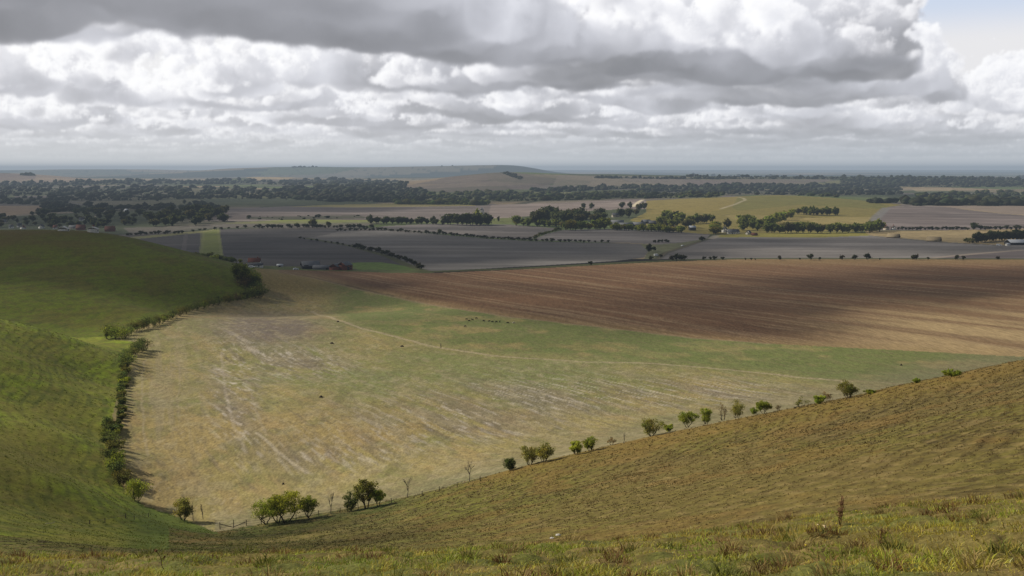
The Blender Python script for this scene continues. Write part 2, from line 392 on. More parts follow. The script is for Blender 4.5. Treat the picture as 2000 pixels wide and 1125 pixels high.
# -- foreground turf (soil and thatch under the blades)
m = REG_ID == 101
x, y = XX[m], YY[m]
nse = fbm(x / 1.1, y / 1.6, 80, 4)
col[m] = np.array((.140, .112, .034)); mixc(m, (.110, .112, .028), sstep(.45, .62, nse)); mixc(m, (.20, .14, .055), sstep(.55, .7, fbm(x / .5, y / .5, 81, 3)) * .6)

# -- ploughed fields: pale chalk bands along the furrows
for k, f in enumerate(FIELDS):
    if f[5] != 'plough': continue
    m = REG_ID == k
    if not m.any(): continue
    x, y = XX[m], YY[m]
    a_ = 0.10 + .25 * ((k * 37) % 5 - 2) / 5; u = x * math.sin(a_) + y * math.cos(a_); v = x * math.cos(a_) - y * math.sin(a_)
    b1 = fbm(u / 26, v / 260, 90 + k, 4); b2 = fbm(u / 90, v / 150, 140 + k, 3)
    c = np.array(f[4])
    mixc(m, c * 1.75, sstep(.50, .70, b1 * .6 + b2 * .4) * .6)
    mixc(m, c * .62, sstep(.48, .30, b1 * .5 + b2 * .5) * .7)
# the light eastern part of the upper ploughed field
def patch(poly, c, a, y0=0, y1=99999, soft=0):
    m = inpoly(PX, PY, poly) & (YY > y0) & (YY < y1)
    if m.any(): mixc(m, c, np.full(m.sum(), a) * (.75 + .5 * (fbm(XX[m] / 40, YY[m] / 40, 7, 3) - .5)))
patch([(1825,402),(2000,399),(2600,396),(2600,432),(2000,421),(1880,408)], (.270,.210,.160), .9, 1300, 2900)
patch([(396,452),(428,448),(436,503),(390,503)], (.210,.235,.050), 1, 700, 1800)
patch([(392,453),(400,452),(396,503),(388,503)], (.215,.215,.085), .7, 700, 1800)
patch([(423,448),(429,447),(437,503),(431,503)], (.230,.230,.090), .7, 700, 1800)
patch([(255,463),(400,450),(430,446),(400,454),(255,468)], (.240,.230,.090), .9, 900, 2200)
patch([(360,456),(367,455),(362,500),(352,500)], (.135,.118,.112), .7, 700, 1800)
patch([(680,513),(745,512),(790,519),(812,527),(700,527)], (.090,.145,.030), 1, 700, 1200)
patch([(440,436),(560,429),(735,430),(735,434),(600,436),(520,437)], (.190,.215,.045), 1, 1200, 2600)
patch([(560,404),(640,400),(780,397),(920,398),(930,402),(700,405)], (.280,.235,.075), 1, 1400, 3000)
patch([(240,445),(440,438),(560,437),(740,436),(700,444),(430,445),(260,460)], (.130,.112,.098), 1, 1200, 2200)
patch([(340,425),(440,432),(560,432),(740,432),(745,438),(440,438),(260,448),(340,440)], (.150,.125,.100), .6, 1200, 2200)
patch([(760,434),(940,427),(1000,425),(1000,437),(870,436)], (.130,.140,.045), 1, 1200, 2200)
patch([(1262,392),(1440,385),(1442,400),(1380,416),(1265,418)], (.235,.180,.055), .75, 1300, 3100)
patch([(1430,405),(1440,386),(1520,382),(1700,393),(1740,403),(1715,408),(1560,400),(1440,412)], (.125,.125,.034), .8, 1300, 3100)
patch([(1415,420),(1480,420),(1560,424),(1600,428),(1520,436),(1440,432)], (.250,.195,.075), .8, 1300, 3100)
patch([(1565,426),(1640,424),(1703,424),(1690,438),(1600,438)], (.300,.235,.095), .9, 1300, 3100)
patch([(1610,381),(1720,380),(1760,392),(1690,391)], (.110,.130,.055), .9, 1800, 5000)
patch([(1780,369),(1860,368),(1860,373),(1790,374)], (.300,.240,.150), .9, 1800, 9000)
patch([(135,395),(240,391),(360,386),(400,392),(340,402),(200,404)], (.145,.130,.070), .9, 1500, 4000)
patch([(-200,385),(0,383),(28,382),(28,394),(-200,396)], (.115,.135,.050), .9, 1500, 5000)
# hillock, far downs; the hillock's tones carry its cloud shade
patch([(776,372),(800,352),(880,344),(950,336),(1000,336),(1060,346),(1100,354),(1040,368),(900,376)], (.100,.078,.068), .95, 3000, 6500)
patch([(785,364),(790,350),(850,342),(870,346),(850,352)], (.230,.170,.105), .9, 3000, 6500)
patch([(950,336),(1010,338),(1120,346),(1110,352),(1010,362),(955,352)], (.115,.098,.070), .7, 3000, 6500)
patch([(978,336),(990,336),(1022,346),(1018,352),(1000,346)], (.030,.036,.024), 1, 3000, 6500)
patch([(1090,342),(1330,345),(1480,347),(1640,348),(1600,356),(1400,362),(1200,366),(1080,362)], (.170,.140,.110), .85, 3500, 8000)
patch([(1330,352),(1500,350),(1640,352),(1560,362),(1360,362)], (.135,.105,.098), .8, 3500, 8000)
patch([(-300,338),(0,338),(80,340),(225,352),(200,356),(0,362),(-300,364)], (.250,.190,.150), .85, 4500, 9000)
patch([(-300,338),(0,338),(70,341),(70,350),(0,352),(-300,356)], (.135,.105,.105), .8, 4500, 9000)
patch([(620,340),(700,337),(720,341),(640,345)], (.22,.19,.15), .6, 9000, 20000)
patch([(480,336),(560,332),(640,333),(600,338),(490,340)], (.10,.14,.08), .6, 9000, 20000)
patch([(700,345),(1000,338),(1080,336),(1060,342),(760,350)], (.035,.055,.045), .7, 9000, 20000)
patch([(820,326),(900,325),(960,327),(880,331)], (.20,.18,.13), .5, 9000, 20000)
patch([(480,346),(520,344),(585,344),(560,351),(490,351)], (.40,.30,.18), .9, 4500, 9500)
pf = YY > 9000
mixc(pf, (.055, .070, .075), np.full(pf.sum(), .45))  # blue of distant haze mixed into the far ground colour

DW = (.045, .052, .024); DM = (.085, .098, .032); DL = (.140, .160, .036)  # wood greens: cloud shade put into the dark, sunlight into the light
WOODS = [
 ([(0,358),(220,353),(480,352),(790,362),(800,368),(480,360),(200,362),(0,370)], 330, 4, 8, DW),
 ([(0,370),(200,366),(420,366),(560,372),(560,378),(400,376),(200,378),(0,384)], 260, 5, 9, DW),
 ([(100,380),(440,376),(560,380),(560,390),(440,388),(230,392),(100,392)], 200, 6, 10, DW),
 ([(560,366),(840,372),(830,392),(780,396),(640,394),(560,388)], 330, 7, 12, DW),
 ([(0,382),(30,386),(140,388),(130,400),(60,400),(0,398)], 60, 5, 9, DW),
 ([(90,400),(330,402),(400,398),(440,408),(330,412),(240,413),(120,414),(60,418)], 150, 6, 11, DW),
 ([(590,352),(650,350),(800,356),(790,366),(640,360)], 120, 4, 7, DW),
 ([(830,378),(1000,376),(1180,378),(1250,380),(1180,390),(1000,394),(830,392)], 330, 5, 9, DM),
 ([(770,394),(880,397),(955,398),(950,401),(770,399)], 70, 8, 12, DL),
 ([(1040,372),(1130,366),(1240,362),(1250,368),(1130,374),(1060,378)], 140, 4, 8, DW),
 ([(1180,378),(1260,376),(1420,380),(1400,386),(1260,388),(1180,388)], 140, 5, 9, DM),
 ([(1250,364),(1400,362),(1640,362),(1760,364),(1760,380),(1640,382),(1400,380),(1250,376)], 520, 5, 9, DW),
 ([(1640,350),(1820,348),(2060,348),(2060,366),(1820,366),(1640,362)], 420, 4, 8, DW),
 ([(1160,346),(1330,348),(1480,348),(1640,348),(1640,350),(1330,350),(1160,348)], 130, 3, 6, DW),
 ([(1330,343),(1640,346),(2060,348),(2060,350),(1640,348),(1330,346)], 170, 3, 6, DW),
 ([(1695,394),(1740,394),(1750,397),(1700,397)], 24, 8, 12, DW),
 ([(1745,396),(1850,398),(2060,397),(2060,402),(1850,402),(1790,402)], 120, 10, 17, DW),
 ([(1790,380),(2060,376),(2060,394),(1900,394),(1790,392)], 130, 6, 11, DM),
 ([(1560,378),(1640,380),(1640,386),(1560,382)], 20, 5, 8, DM),
 ([(978,337),(990,337),(1021,345),(1016,351),(1000,346)], 40, 3, 5, DW),
 ([(40,340),(72,341),(72,343),(40,343)], 16, 4, 6, DW), ([(570,326),(620,325),(620,327),(570,328)], 12, 3, 4, DW), ([(855,323),(885,322),(885,324),(855,325)], 9, 2, 3, DW),
 ([(480,424),(700,420),(720,426),(560,430),(480,428)], 12, 5, 8, DW)]
for w_ in WOODS: patch(w_[0], tuple(q * .85 for q in w_[4]), .93, 1200)

def polyline(pts, step=6.0):
    W = [hit(px, py) for px, py in pts]
    return np.array(W)
def paint_line(pts, width, c, a=1.0, regs=None, wob=0.0):
    W = polyline(pts)
    x0, x1 = W[:, 0].min() - width * 2, W[:, 0].max() + width * 2; y0, y1 = W[:, 1].min() - width * 2, W[:, 1].max() + width * 2
    m = (XX > x0) & (XX < x1) & (YY > y0) & (YY < y1)
    if regs is not None: m &= np.isin(REG_ID, regs)
    x, y = XX[m], YY[m]
    if wob: x = x + wob * (fbm(x / 9, y / 9, 3, 2) - .5)
    d = np.full(x.shape, 1e9)
    for p, q in zip(W[:-1], W[1:]):
        vx_, vy_ = q[0] - p[0], q[1] - p[1]; L = vx_ * vx_ + vy_ * vy_ + 1e-9
        t = np.clip(((x - p[0]) * vx_ + (y - p[1]) * vy_) / L, 0, 1)
        d = np.minimum(d, np.hypot(x - p[0] - t * vx_, y - p[1] - t * vy_))
    mixc(m, c, a * sstep(width * .75, width * .3, d))
TRACK = [(612,608),(650,622),(700,640),(780,660),(860,679),(940,691),(1000,698),(1080,703),(1150,707),(1300,712),(1450,725),(1560,737),(1640,744)]
paint_line(TRACK, 1.7, (.33, .27, .165), .85, [2], 2)
paint_line([(1640,744),(1760,750)], 2.2, (.25, .20, .11), .6, [2], 2)
paint_line([(500,845),(540,880),(600,925)], .8, (.38, .32, .22), .8, [2], .4)
paint_line([(432,690),(440,760),(455,830),(482,885)], .8, (.40, .34, .27), .28, [2], .6)
paint_line([(462,690),(480,740),(500,800),(520,850)], .7, (.40, .34, .27), .18, [2], .6)
paint_line([(285,700),(276,760),(280,830),(292,890)], .6, (.33, .27, .17), .4, [2], 1)
paint_line([(352,700),(350,760),(345,780)], .5, (.33, .27, .17), .35, [2], 1)
paint_line([(545,533),(600,541),(660,555),(700,565),(770,580),(850,597),(1000,620),(1180,640),(1350,660),(1500,671)], 3.0, (.24, .18, .10), .7, None, 2)
paint_line([(548,532),(602,540),(662,554),(702,563),(770,579)], 1.6, (.06, .05, .03), .6, None, 2)
paint_line([(832,531),(1000,525),(1200,514),(1320,508),(1450,505),(1700,505),(2000,506)], 13, (.055, .060, .022), .9)
paint_line([(600,465),(690,481),(760,501),(832,530)], 8, (.075, .080, .030), .8)
paint_line([(1282,507),(1300,494),(1340,481),(1392,464)], 7, (.060, .055, .035), .7)
paint_line([(1390,466),(1400,460)], 9, (.30, .26, .21), .8)
paint_line([(1408,408),(1430,401),(1447,394),(1456,391),(1452,387),(1442,385)], 7, (.34, .29, .19), .75)
paint_line([(1415,420),(1500,421),(1590,425)], 5, (.06, .055, .025), .7)
paint_line([(1704,440),(1712,424),(1731,406)], 16, (.17, .16, .15), .9)
paint_line([(1738,404),(1830,402),(1760,399)], 8, (.29, .25, .21), .5)
paint_line([(1700,461),(1850,474),(1960,480)], 6, (.045, .045, .02), .8)
paint_line([(1880,408),(1960,417),(2060,424)], 10, (.30, .23, .13), .8)
paint_line([(1820,504),(1900,496),(2000,488)], 9, (.26, .21, .17), .7)
# cream track by the grove
paint_line([(1236,404),(1245,396),(1256,390)], 9, (.60, .52, .36), .9)

# ------------------------------------------------------------------ mesh + material helpers
def mesh_np(name, V, Q=None, T=None, col=None, smooth=True, mats=(), midx=None):
    me = bpy.data.meshes.new(name)
    nq = 0 if Q is None else len(Q); nt = 0 if T is None else len(T)
    me.vertices.add(len(V)); me.vertices.foreach_set('co', np.asarray(V, np.float32).ravel())
    loops = []
    if nq: loops.append(np.asarray(Q, np.int32).ravel())
    if nt: loops.append(np.asarray(T, np.int32).ravel())
    lp = np.concatenate(loops)
    me.loops.add(len(lp)); me.loops.foreach_set('vertex_index', lp)
    me.polygons.add(nq + nt)
    st = np.concatenate([np.arange(nq) * 4, nq * 4 + np.arange(nt) * 3]).astype(np.int32)
    me.polygons.foreach_set('loop_start', st)
    if smooth: me.polygons.foreach_set('use_smooth', np.ones(nq + nt, bool))
    if midx is not None: me.polygons.foreach_set('material_index', np.asarray(midx, np.int32))
    for m_ in mats: me.materials.append(m_)
    me.update(calc_edges=True)
    if col is not None:
        ca = me.color_attributes.new('Col', 'FLOAT_COLOR', 'POINT')
        c4 = np.ones((len(V), 4), np.float32); c4[:, :3] = col
        ca.data.foreach_set('color', c4.ravel())
    return me

def link(name, me, parent=None):
    o = bpy.data.objects.new(name, me); COL.objects.link(o)
    if parent is not None: o.parent = parent
    return o
def tag(o, label=None, cat=None, group=None, kind=None):
    if label: o['label'] = label
    if cat: o['category'] = cat
    if group: o['group'] = group
    if kind: o['kind'] = kind
    return o
def empty(name, loc, rz=0.0, label=None, cat=None, group=None):
    o = bpy.data.objects.new(name, None); COL.objects.link(o)
    o.location = loc; o.rotation_euler = (0, 0, rz); o.empty_display_size = .5
    return tag(o, label, cat, group)

def node_mat(name):
    m = bpy.data.materials.new(name); m.use_nodes = True
    nt = m.node_tree; nt.nodes.clear()
    return m, nt, nt.nodes, nt.links
def N(nodes, kind, **kw):
    n_ = nodes.new(kind)
    for k, v in kw.items():
        if k.startswith('i_'): n_.inputs[k[2:].replace('_', ' ')].default_value = v
        else: setattr(n_, k, v)
    return n_

def ground_mat(name, s1, s2, amp1, amp2, bump, bscale, stretch=(1, 1, 1), rot=0.0):
    m, nt, nd, lk = node_mat(name)
    out = N(nd, 'ShaderNodeOutputMaterial'); bs = N(nd, 'ShaderNodeBsdfPrincipled')
    bs.inputs['Roughness'].default_value = .95; bs.inputs['Specular IOR Level'].default_value = .08
    at = N(nd, 'ShaderNodeAttribute', attribute_name='Col')
    geo_ = N(nd, 'ShaderNodeNewGeometry'); mp = N(nd, 'ShaderNodeMapping')
    mp.inputs['Scale'].default_value = stretch; mp.inputs['Rotation'].default_value = (0, 0, rot)
    lk.new(geo_.outputs['Position'], mp.inputs['Vector'])
    n1 = N(nd, 'ShaderNodeTexNoise'); n1.inputs['Scale'].default_value = s1; n1.inputs['Detail'].default_value = 5; n1.inputs['Roughness'].default_value = .65
    n2 = N(nd, 'ShaderNodeTexNoise'); n2.inputs['Scale'].default_value = s2; n2.inputs['Detail'].default_value = 4
    lk.new(mp.outputs[0], n1.inputs['Vector']); lk.new(mp.outputs[0], n2.inputs['Vector'])
    r1 = N(nd, 'ShaderNodeMapRange'); r1.inputs['From Min'].default_value = .3; r1.inputs['From Max'].default_value = .7; r1.inputs['To Min'].default_value = 1 - amp1; r1.inputs['To Max'].default_value = 1 + amp1
    r2 = N(nd, 'ShaderNodeMapRange'); r2.inputs['From Min'].default_value = .3; r2.inputs['From Max'].default_value = .7; r2.inputs['To Min'].default_value = 1 - amp2; r2.inputs['To Max'].default_value = 1 + amp2
    lk.new(n1.outputs[0], r1.inputs[0]); lk.new(n2.outputs[0], r2.inputs[0])
    mu = N(nd, 'ShaderNodeMath', operation='MULTIPLY'); lk.new(r1.outputs[0], mu.inputs[0]); lk.new(r2.outputs[0], mu.inputs[1])
    vm = N(nd, 'ShaderNodeVectorMath', operation='SCALE'); lk.new(at.outputs['Color'], vm.inputs[0]); lk.new(mu.outputs[0], vm.inputs['Scale'])
    lk.new(vm.outputs[0], bs.inputs['Base Color'])
    if bump:
        nb = N(nd, 'ShaderNodeTexNoise'); nb.inputs['Scale'].default_value = bscale; nb.inputs['Detail'].default_value = 3
        lk.new(geo_.outputs['Position'], nb.inputs['Vector'])
        bp = N(nd, 'ShaderNodeBump'); bp.inputs['Strength'].default_value = .8; bp.inputs['Distance'].default_value = bump
        lk.new(nb.outputs[0], bp.inputs['Height']); lk.new(bp.outputs[0], bs.inputs['Normal'])
    lk.new(bs.outputs[0], out.inputs['Surface'])
    return m
GM = {'turf': ground_mat('turf', 3, 22, .35, .3, .03, 14),
      'slope': ground_mat('downland grass', .8, 4, .28, .25, .10, 2.2),
      'pasture': ground_mat('mown pasture', .45, 1.5, .22, .24, .05, 1.2, (1.7, .65, 1), .45),
      'stubble': ground_mat('stubble', .30, 1.3, .25, .2, .05, 1.0, (2.4, .35, 1), .55),
      'plough': ground_mat('ploughed soil', .08, .5, .14, .14, .10, .6, (.4, 1.6, 1), .1),
      'far': ground_mat('farmland', .05, .25, .20, .2, 0, 1)}

# the ground: one sheet of country, divided into its fields
idx = np.arange(NU * NY).reshape(NY, NU)
Q = np.stack([idx[:-1, :-1], idx[:-1, 1:], idx[1:, 1:], idx[1:, :-1]], -1).reshape(-1, 4)
RF = REG_ID[:-1, :-1].ravel()
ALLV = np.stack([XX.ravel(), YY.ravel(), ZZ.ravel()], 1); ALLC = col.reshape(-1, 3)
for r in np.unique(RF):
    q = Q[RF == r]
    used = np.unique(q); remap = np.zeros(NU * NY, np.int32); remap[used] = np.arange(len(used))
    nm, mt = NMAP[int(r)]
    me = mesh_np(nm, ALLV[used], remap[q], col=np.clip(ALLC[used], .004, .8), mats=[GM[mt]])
    tag(link(nm, me), kind='structure')

# ------------------------------------------------------------------ camera
cam = bpy.data.cameras.new('camera'); co = bpy.data.objects.new('camera', cam); COL.objects.link(co)
cam.sensor_width = 36; cam.lens = 36 * F / 2000; cam.clip_start = .1; cam.clip_end = 200000
co.location = (0, 0, 0); co.rotation_euler = (math.pi / 2 - TH, 0, 0)
SC.camera = co

# ------------------------------------------------------------------ sun
SUN_EL, SUN_AZ = math.radians(33), math.radians(-72)      # azimuth measured from the view direction, to the left
SD = Vector((math.sin(SUN_AZ) * math.cos(SUN_EL), math.cos(SUN_AZ) * math.cos(SUN_EL), math.sin(SUN_EL)))
sl = bpy.data.lights.new('sun', 'SUN'); sl.energy = 5.0; sl.angle = math.radians(.55); sl.color = (1, .93, .80)
so = bpy.data.objects.new('sun', sl); COL.objects.link(so); so.rotation_euler = SD.to_track_quat('Z', 'Y').to_euler()

# ------------------------------------------------------------------ haze over the vale
hz_m, nt, nd, lk = node_mat('blue haze')
out = N(nd, 'ShaderNodeOutputMaterial'); ab = N(nd, 'ShaderNodeVolumeAbsorption'); em = N(nd, 'ShaderNodeEmission'); ad = N(nd, 'ShaderNodeAddShader')
SIG = 1 / 16500.0
ab.inputs['Color'].default_value = (0, 0, 0, 1); ab.inputs['Density'].default_value = SIG
em.inputs['Color'].default_value = (.270, .325, .388, 1); em.inputs['Strength'].default_value = SIG
lk.new(ab.outputs[0], ad.inputs[0]); lk.new(em.outputs[0], ad.inputs[1]); lk.new(ad.outputs[0], out.inputs['Volume'])
bm = bmesh.new(); bmesh.ops.create_cube(bm, size=1)
for v in bm.verts: v.co = Vector((v.co.x * 64000, v.co.y * 64000, -300 + (v.co.z + .5) * 375))
me = bpy.data.meshes.new('haze'); bm.to_mesh(me); bm.free(); me.materials.append(hz_m)
tag(link('haze', me), kind='structure')

# ------------------------------------------------------------------ world light: sky texture behind a broken cloud cover
wd = bpy.data.worlds.new('World'); SC.world = wd; wd.use_nodes = True
nt = wd.node_tree; nd = nt.nodes; lk = nt.links; nd.clear()
sky = nd.new('ShaderNodeTexSky'); sky.sky_type = 'NISHITA'; sky.sun_disc = False; sky.sun_elevation = SUN_EL; sky.sun_rotation = SUN_AZ % (2 * math.pi); sky.altitude = 200
tcn = nd.new('ShaderNodeTexCoord'); nz = nd.new('ShaderNodeTexNoise'); nz.inputs['Scale'].default_value = 3.0; nz.inputs['Detail'].default_value = 4
lk.new(tcn.outputs['Generated'], nz.inputs['Vector'])
mr = nd.new('ShaderNodeMapRange'); mr.inputs['From Min'].default_value = .38; mr.inputs['From Max'].default_value = .6; lk.new(nz.outputs[0], mr.inputs[0])
mx = nd.new('ShaderNodeMix'); mx.data_type = 'RGBA'; lk.new(mr.outputs[0], mx.inputs['Factor']); lk.new(sky.outputs[0], mx.inputs['A']); mx.inputs['B'].default_value = (4.6, 4.6, 4.75, 1)
bg = nd.new('ShaderNodeBackground'); bg.inputs['Strength'].default_value = .060; lk.new(mx.outputs['Result'], bg.inputs['Color'])
wo = nd.new('ShaderNodeOutputWorld'); lk.new(bg.outputs[0], wo.inputs['Surface'])
wd.cycles.sampling_method = 'MANUAL'; wd.cycles.sample_map_resolution = 256

# ------------------------------------------------------------------ sky: a far dome carrying a marched cloud deck (lengths in km)
def spectrum3(nn, beta, seed, kmin=1.5):
    r = np.random.default_rng(seed)
    k = np.fft.fftfreq(nn) * nn
    kk = np.sqrt(k[:, None, None] ** 2 + k[None, :, None] ** 2 + (k[None, None, :nn // 2 + 1]) ** 2)
    a = np.where(kk >= kmin, np.maximum(kk, 1e-6) ** (-beta), 0)
    f = np.fft.rfftn(r.standard_normal((nn, nn, nn))) * a
    v = np.fft.irfftn(f, s=(nn, nn, nn)); v /= v.std()
    return v.astype(np.float32)
NN = 96
N3 = spectrum3(NN, 2.55, 5)
def smp(x, y, z, per):
    """periodic trilinear lookup, period in km"""
    k = NN / per
    x = x * k; y = y * k; z = z * k
    i = np.floor(x).astype(np.int32); j = np.floor(y).astype(np.int32); l = np.floor(z).astype(np.int32)
    a = (x - i).astype(np.float32); b = (y - j).astype(np.float32); c = (z - l).astype(np.float32)
    i %= NN; j %= NN; l %= NN; i1 = (i + 1) % NN; j1 = (j + 1) % NN; l1 = (l + 1) % NN
    def L(ii, jj): return N3[ii, jj, l] * (1 - c) + N3[ii, jj, l1] * c
    return (L(i, j) * (1 - a) + L(i1, j) * a) * (1 - b) + (L(i, j1) * (1 - a) + L(i1, j1) * a) * b
H0, H1 = 0.95, 2.05                            # cloud base and highest top
cgx = np.linspace(-50, 50, 1001); cgy = np.linspace(-2, 78, 801)
CX, CY = np.meshgrid(cgx, cgy)
COV = (fbm(CX / 2.6, CY / 3.4, 201, 5, .55) - .5) * 1.9 + (fbm(CX / 9, CY / 11, 230, 3) - .5) * 1.0 + .10
def lay(px, row, rx, ry, w, rot=0.0, soft=.55):
    """add or remove cover around the point of the deck base seen at a photo position"""
    el_ = (HZ - row) / F; y0 = H0 / el_; x0 = (px - 1000) / F * y0
    c_, s_ = math.cos(rot), math.sin(rot)
    dx_ = (CX - x0) * c_ + (CY - y0) * s_; dy_ = -(CX - x0) * s_ + (CY - y0) * c_
    rr = np.sqrt((dx_ / rx) ** 2 + (dy_ / ry) ** 2) + (fbm(CX / 1.1, CY / 1.1, 260, 3) - .5) * .5
    return w * sstep(1 + soft * .5, 1 - soft, rr)
#  photo column, row of the base centre, half sizes (km), weight, turn
CLOUDS = [(330, 18, 2.3, 1.0, .5), (800, 66, .95, 1.1, .65), (1250, 140, 1.2, 1.5, .45), (1560, 140, 1.0, 1.9, .5), (1740, 112, .6, 1.4, .6), (1600, 190, 1.3, 1.6, .4),
          (200, 130, 3.0, 1.9, -.9), (560, 165, 1.6, 2.0, .2), (1060, 35, .5, .7, -1.1), (1600, 30, .9, .55, -.75), (1930, 22, .75, 1.3, -2.8), (2060, 0, 1.1, 2.6, -2.8), (1900, -60, 1.0, 1.5, -2), (1950, 140, .75, 5.0, -1.5, -.435), (1280, 35, .7, .7, -.6), (420, 225, 3, 3.5, -.35), (1800, 235, 4, 4, -.2), (1000,130,.6,1,-.4),(100, 210, 3, 4, -.3)]
for a_ in CLOUDS: COV += lay(*a_)
COV = np.clip(COV, -1, 1.25).astype(np.float32)
BSE = ((fbm(CX / 1.2, CY / 1.5, 301, 5, .62) - .5) * .34 - .10 * np.clip(COV, 0, 1)).astype(np.float32)
def cov(x, y, M=None):
    M = COV if M is None else M
    fx = np.clip((x + 50) * 10, 0, 999.9); fy = np.clip((y + 2) * 10, 0, 799.9)
    i = fx.astype(np.int32); j = fy.astype(np.int32); a = (fx - i).astype(np.float32); b = (fy - j).astype(np.float32)
    return (M[j, i] * (1 - a) + M[j, i + 1] * a) * (1 - b) + (M[j + 1, i] * (1 - a) + M[j + 1, i + 1] * a) * b
def dens(x, y, z, detail=True):
    h = (z - H0 - cov(x, y, BSE)) / (H1 - H0)
    c_ = cov(x, y)
    n_ = smp(x, y, z * 1.25, 5.3) * .30
    if detail: n_ = n_ + smp(y * .8 + x * .6 + 3, x * .8 - y * .6, z * 1.1 + 1, 1.45) * .17
    if detail: n_ = n_ + smp(x + y * .5, y - x * .5, z * 1.1 + 2, .47) * .075
    shape = c_ - 1.55 * np.maximum(h, 0) ** 1.15 + n_ * (.85 + .6 * np.clip(h * 4, 0, 1))
    d = np.clip(shape * 3.2, 0, 1) * np.clip((h + .012 + .10 * (n_ - .1)) * 14, 0, 1)
    return d * (h < 1)
AZ = np.radians(np.arange(-47, 47.001, .052)); EL = np.radians(np.concatenate([np.arange(-.6, .6, .1), np.arange(.6, 11.0, .055), np.arange(11.0, 17, .25)]))
AA, EE = np.meshgrid(AZ, EL)
ax, ay, se = np.sin(AA), np.cos(AA), np.tan(np.maximum(EE, math.radians(.45)))
sx, sy, sz_ = SD.x, SD.y, SD.z
NS = 110
jit = np.random.default_rng(3).random(AA.shape).astype(np.float32)
Tr = np.ones(AA.shape, np.float32); Lr = np.zeros(AA.shape, np.float32); La = np.zeros(AA.shape, np.float32); Dm = np.zeros(AA.shape, np.float32); Dw = np.zeros(AA.shape, np.float32)
cosv = np.cos(EE) * ax * sx + np.cos(EE) * ay * sy + np.sin(EE) * sz_
def hg(c_, g_): return (1 - g_ * g_) / (1 + g_ * g_ - 2 * g_ * c_) ** 1.5
ph = .62 * hg(cosv, .55) + .38 * hg(cosv, -.12)
for k in range(NS):
    f = ((k + jit) / NS) ** 1.35
    z = H0 - .20 + (H1 - H0 + .20) * f
    dz_ = (H1 - H0 + .20) * 1.35 * ((k + .5) / NS) ** .35 / NS
    L = z / se; live = (Tr > .02) & (L < 76)
    if not live.any(): continue
    x = ax[live] * L[live]; y = ay[live] * L[live]; zz_ = z[live]
    d = dens(x, y, zz_)
    on = d > .003
    if not on.any(): continue
    xo, yo, zo, do = x[on], y[on], zz_[on], d[on]
    tau = np.zeros(xo.shape, np.float32); prev = 0
    for q in (.05, .14, .30, .58, 1.05):
        s_ = q * .5 + prev * .5
        tau += dens(xo + sx * s_, yo + sy * s_, zo + sz_ * s_, q < .2) * (q - prev); prev = q
    tau *= 26
    sun = .62 * np.exp(-tau) + .26 * np.exp(-tau * .28) + .12 * np.exp(-tau * .07)
    hh = np.clip((zo - H0) / (H1 - H0), 0, 1)
    p_ = ph[live][on]
    path = np.minimum(dz_ / np.sin(np.maximum(EE, math.radians(.45)))[live][on], 1.2)
    tr = np.exp(-do * path * 22)
    w = Tr[live][on] * (1 - tr)
    idxs = np.argwhere(live)[on]; ii = (idxs[:, 0], idxs[:, 1])
    mot = np.clip(1 + .24 * smp(xo * .9, yo * .9, zo * 0 + .7, 4.1) + .12 * smp(xo, yo, zo * 0 + .2, 1.3), .55, 1.6)
    Lr[ii] += w * sun * p_; La[ii] += w * mot * (.16 + .55 * hh + .20 * np.exp(-tau * .12) + .55 * np.exp(-2.6 * np.clip(cov(xo, yo), 0, 2)))
    Dm[ii] += w * L[live][on]; Dw[ii] += w
    Tr[ii] *= tr
dist = np.where(Dw > .01, Dm / np.maximum(Dw, .01), 60)
SUNW, AMBW, SHB, FARD = 1.5, .62, .85, 38.0
lum = SUNW * Lr + AMBW * La
rgb = lum[..., None] * np.array((1.0, .992, .992)) * 1.0 + (La * .0)[..., None]
rgb = rgb + (La * SHB)[..., None] * np.array((-.04, -.012, .055))
elp = np.degrees(EE)
bgc = np.array((.88, .88, .88)) * (1 - sstep(6.3, 8.6, elp))[..., None] + np.array((.60, .70, .88)) * sstep(6.3, 8.6, elp)[..., None]
left = sstep(.35, -.45, AA)
bgc = bgc * (1 - left[..., None]) + np.array((.98, .98, .97)) * left[..., None]
rgb = rgb + bgc * Tr[..., None]
far_ = (1 - np.exp(-dist / FARD)) * np.clip(1 - Tr, 0, 1)
veilc = np.array((.70, .715, .725)) + np.array((.14, .13, .12)) * left[..., None]
rgb = rgb * (1 - far_[..., None]) + veilc * far_[..., None]
rgb = 1.16 * rgb - np.array((.012, .008, .002))
rgb = rgb * np.array((1.0, .99, 1.02))
rgb = rgb / (1 + .20 * np.maximum(rgb, 0) ** 2.2)
low = sstep(2.6, .1, elp)[..., None] * .72
veilc = np.array((.47, .515, .56)) + np.array((.19, .165, .13)) * left[..., None]
rgb = rgb * (1 - low) + (veilc * .97) * low

for _ in range(2):
    rgb[1:-1, 1:-1] = rgb[1:-1, 1:-1] * .5 + (rgb[:-2, 1:-1] + rgb[2:, 1:-1] + rgb[1:-1, :-2] + rgb[1:-1, 2:]) * .125

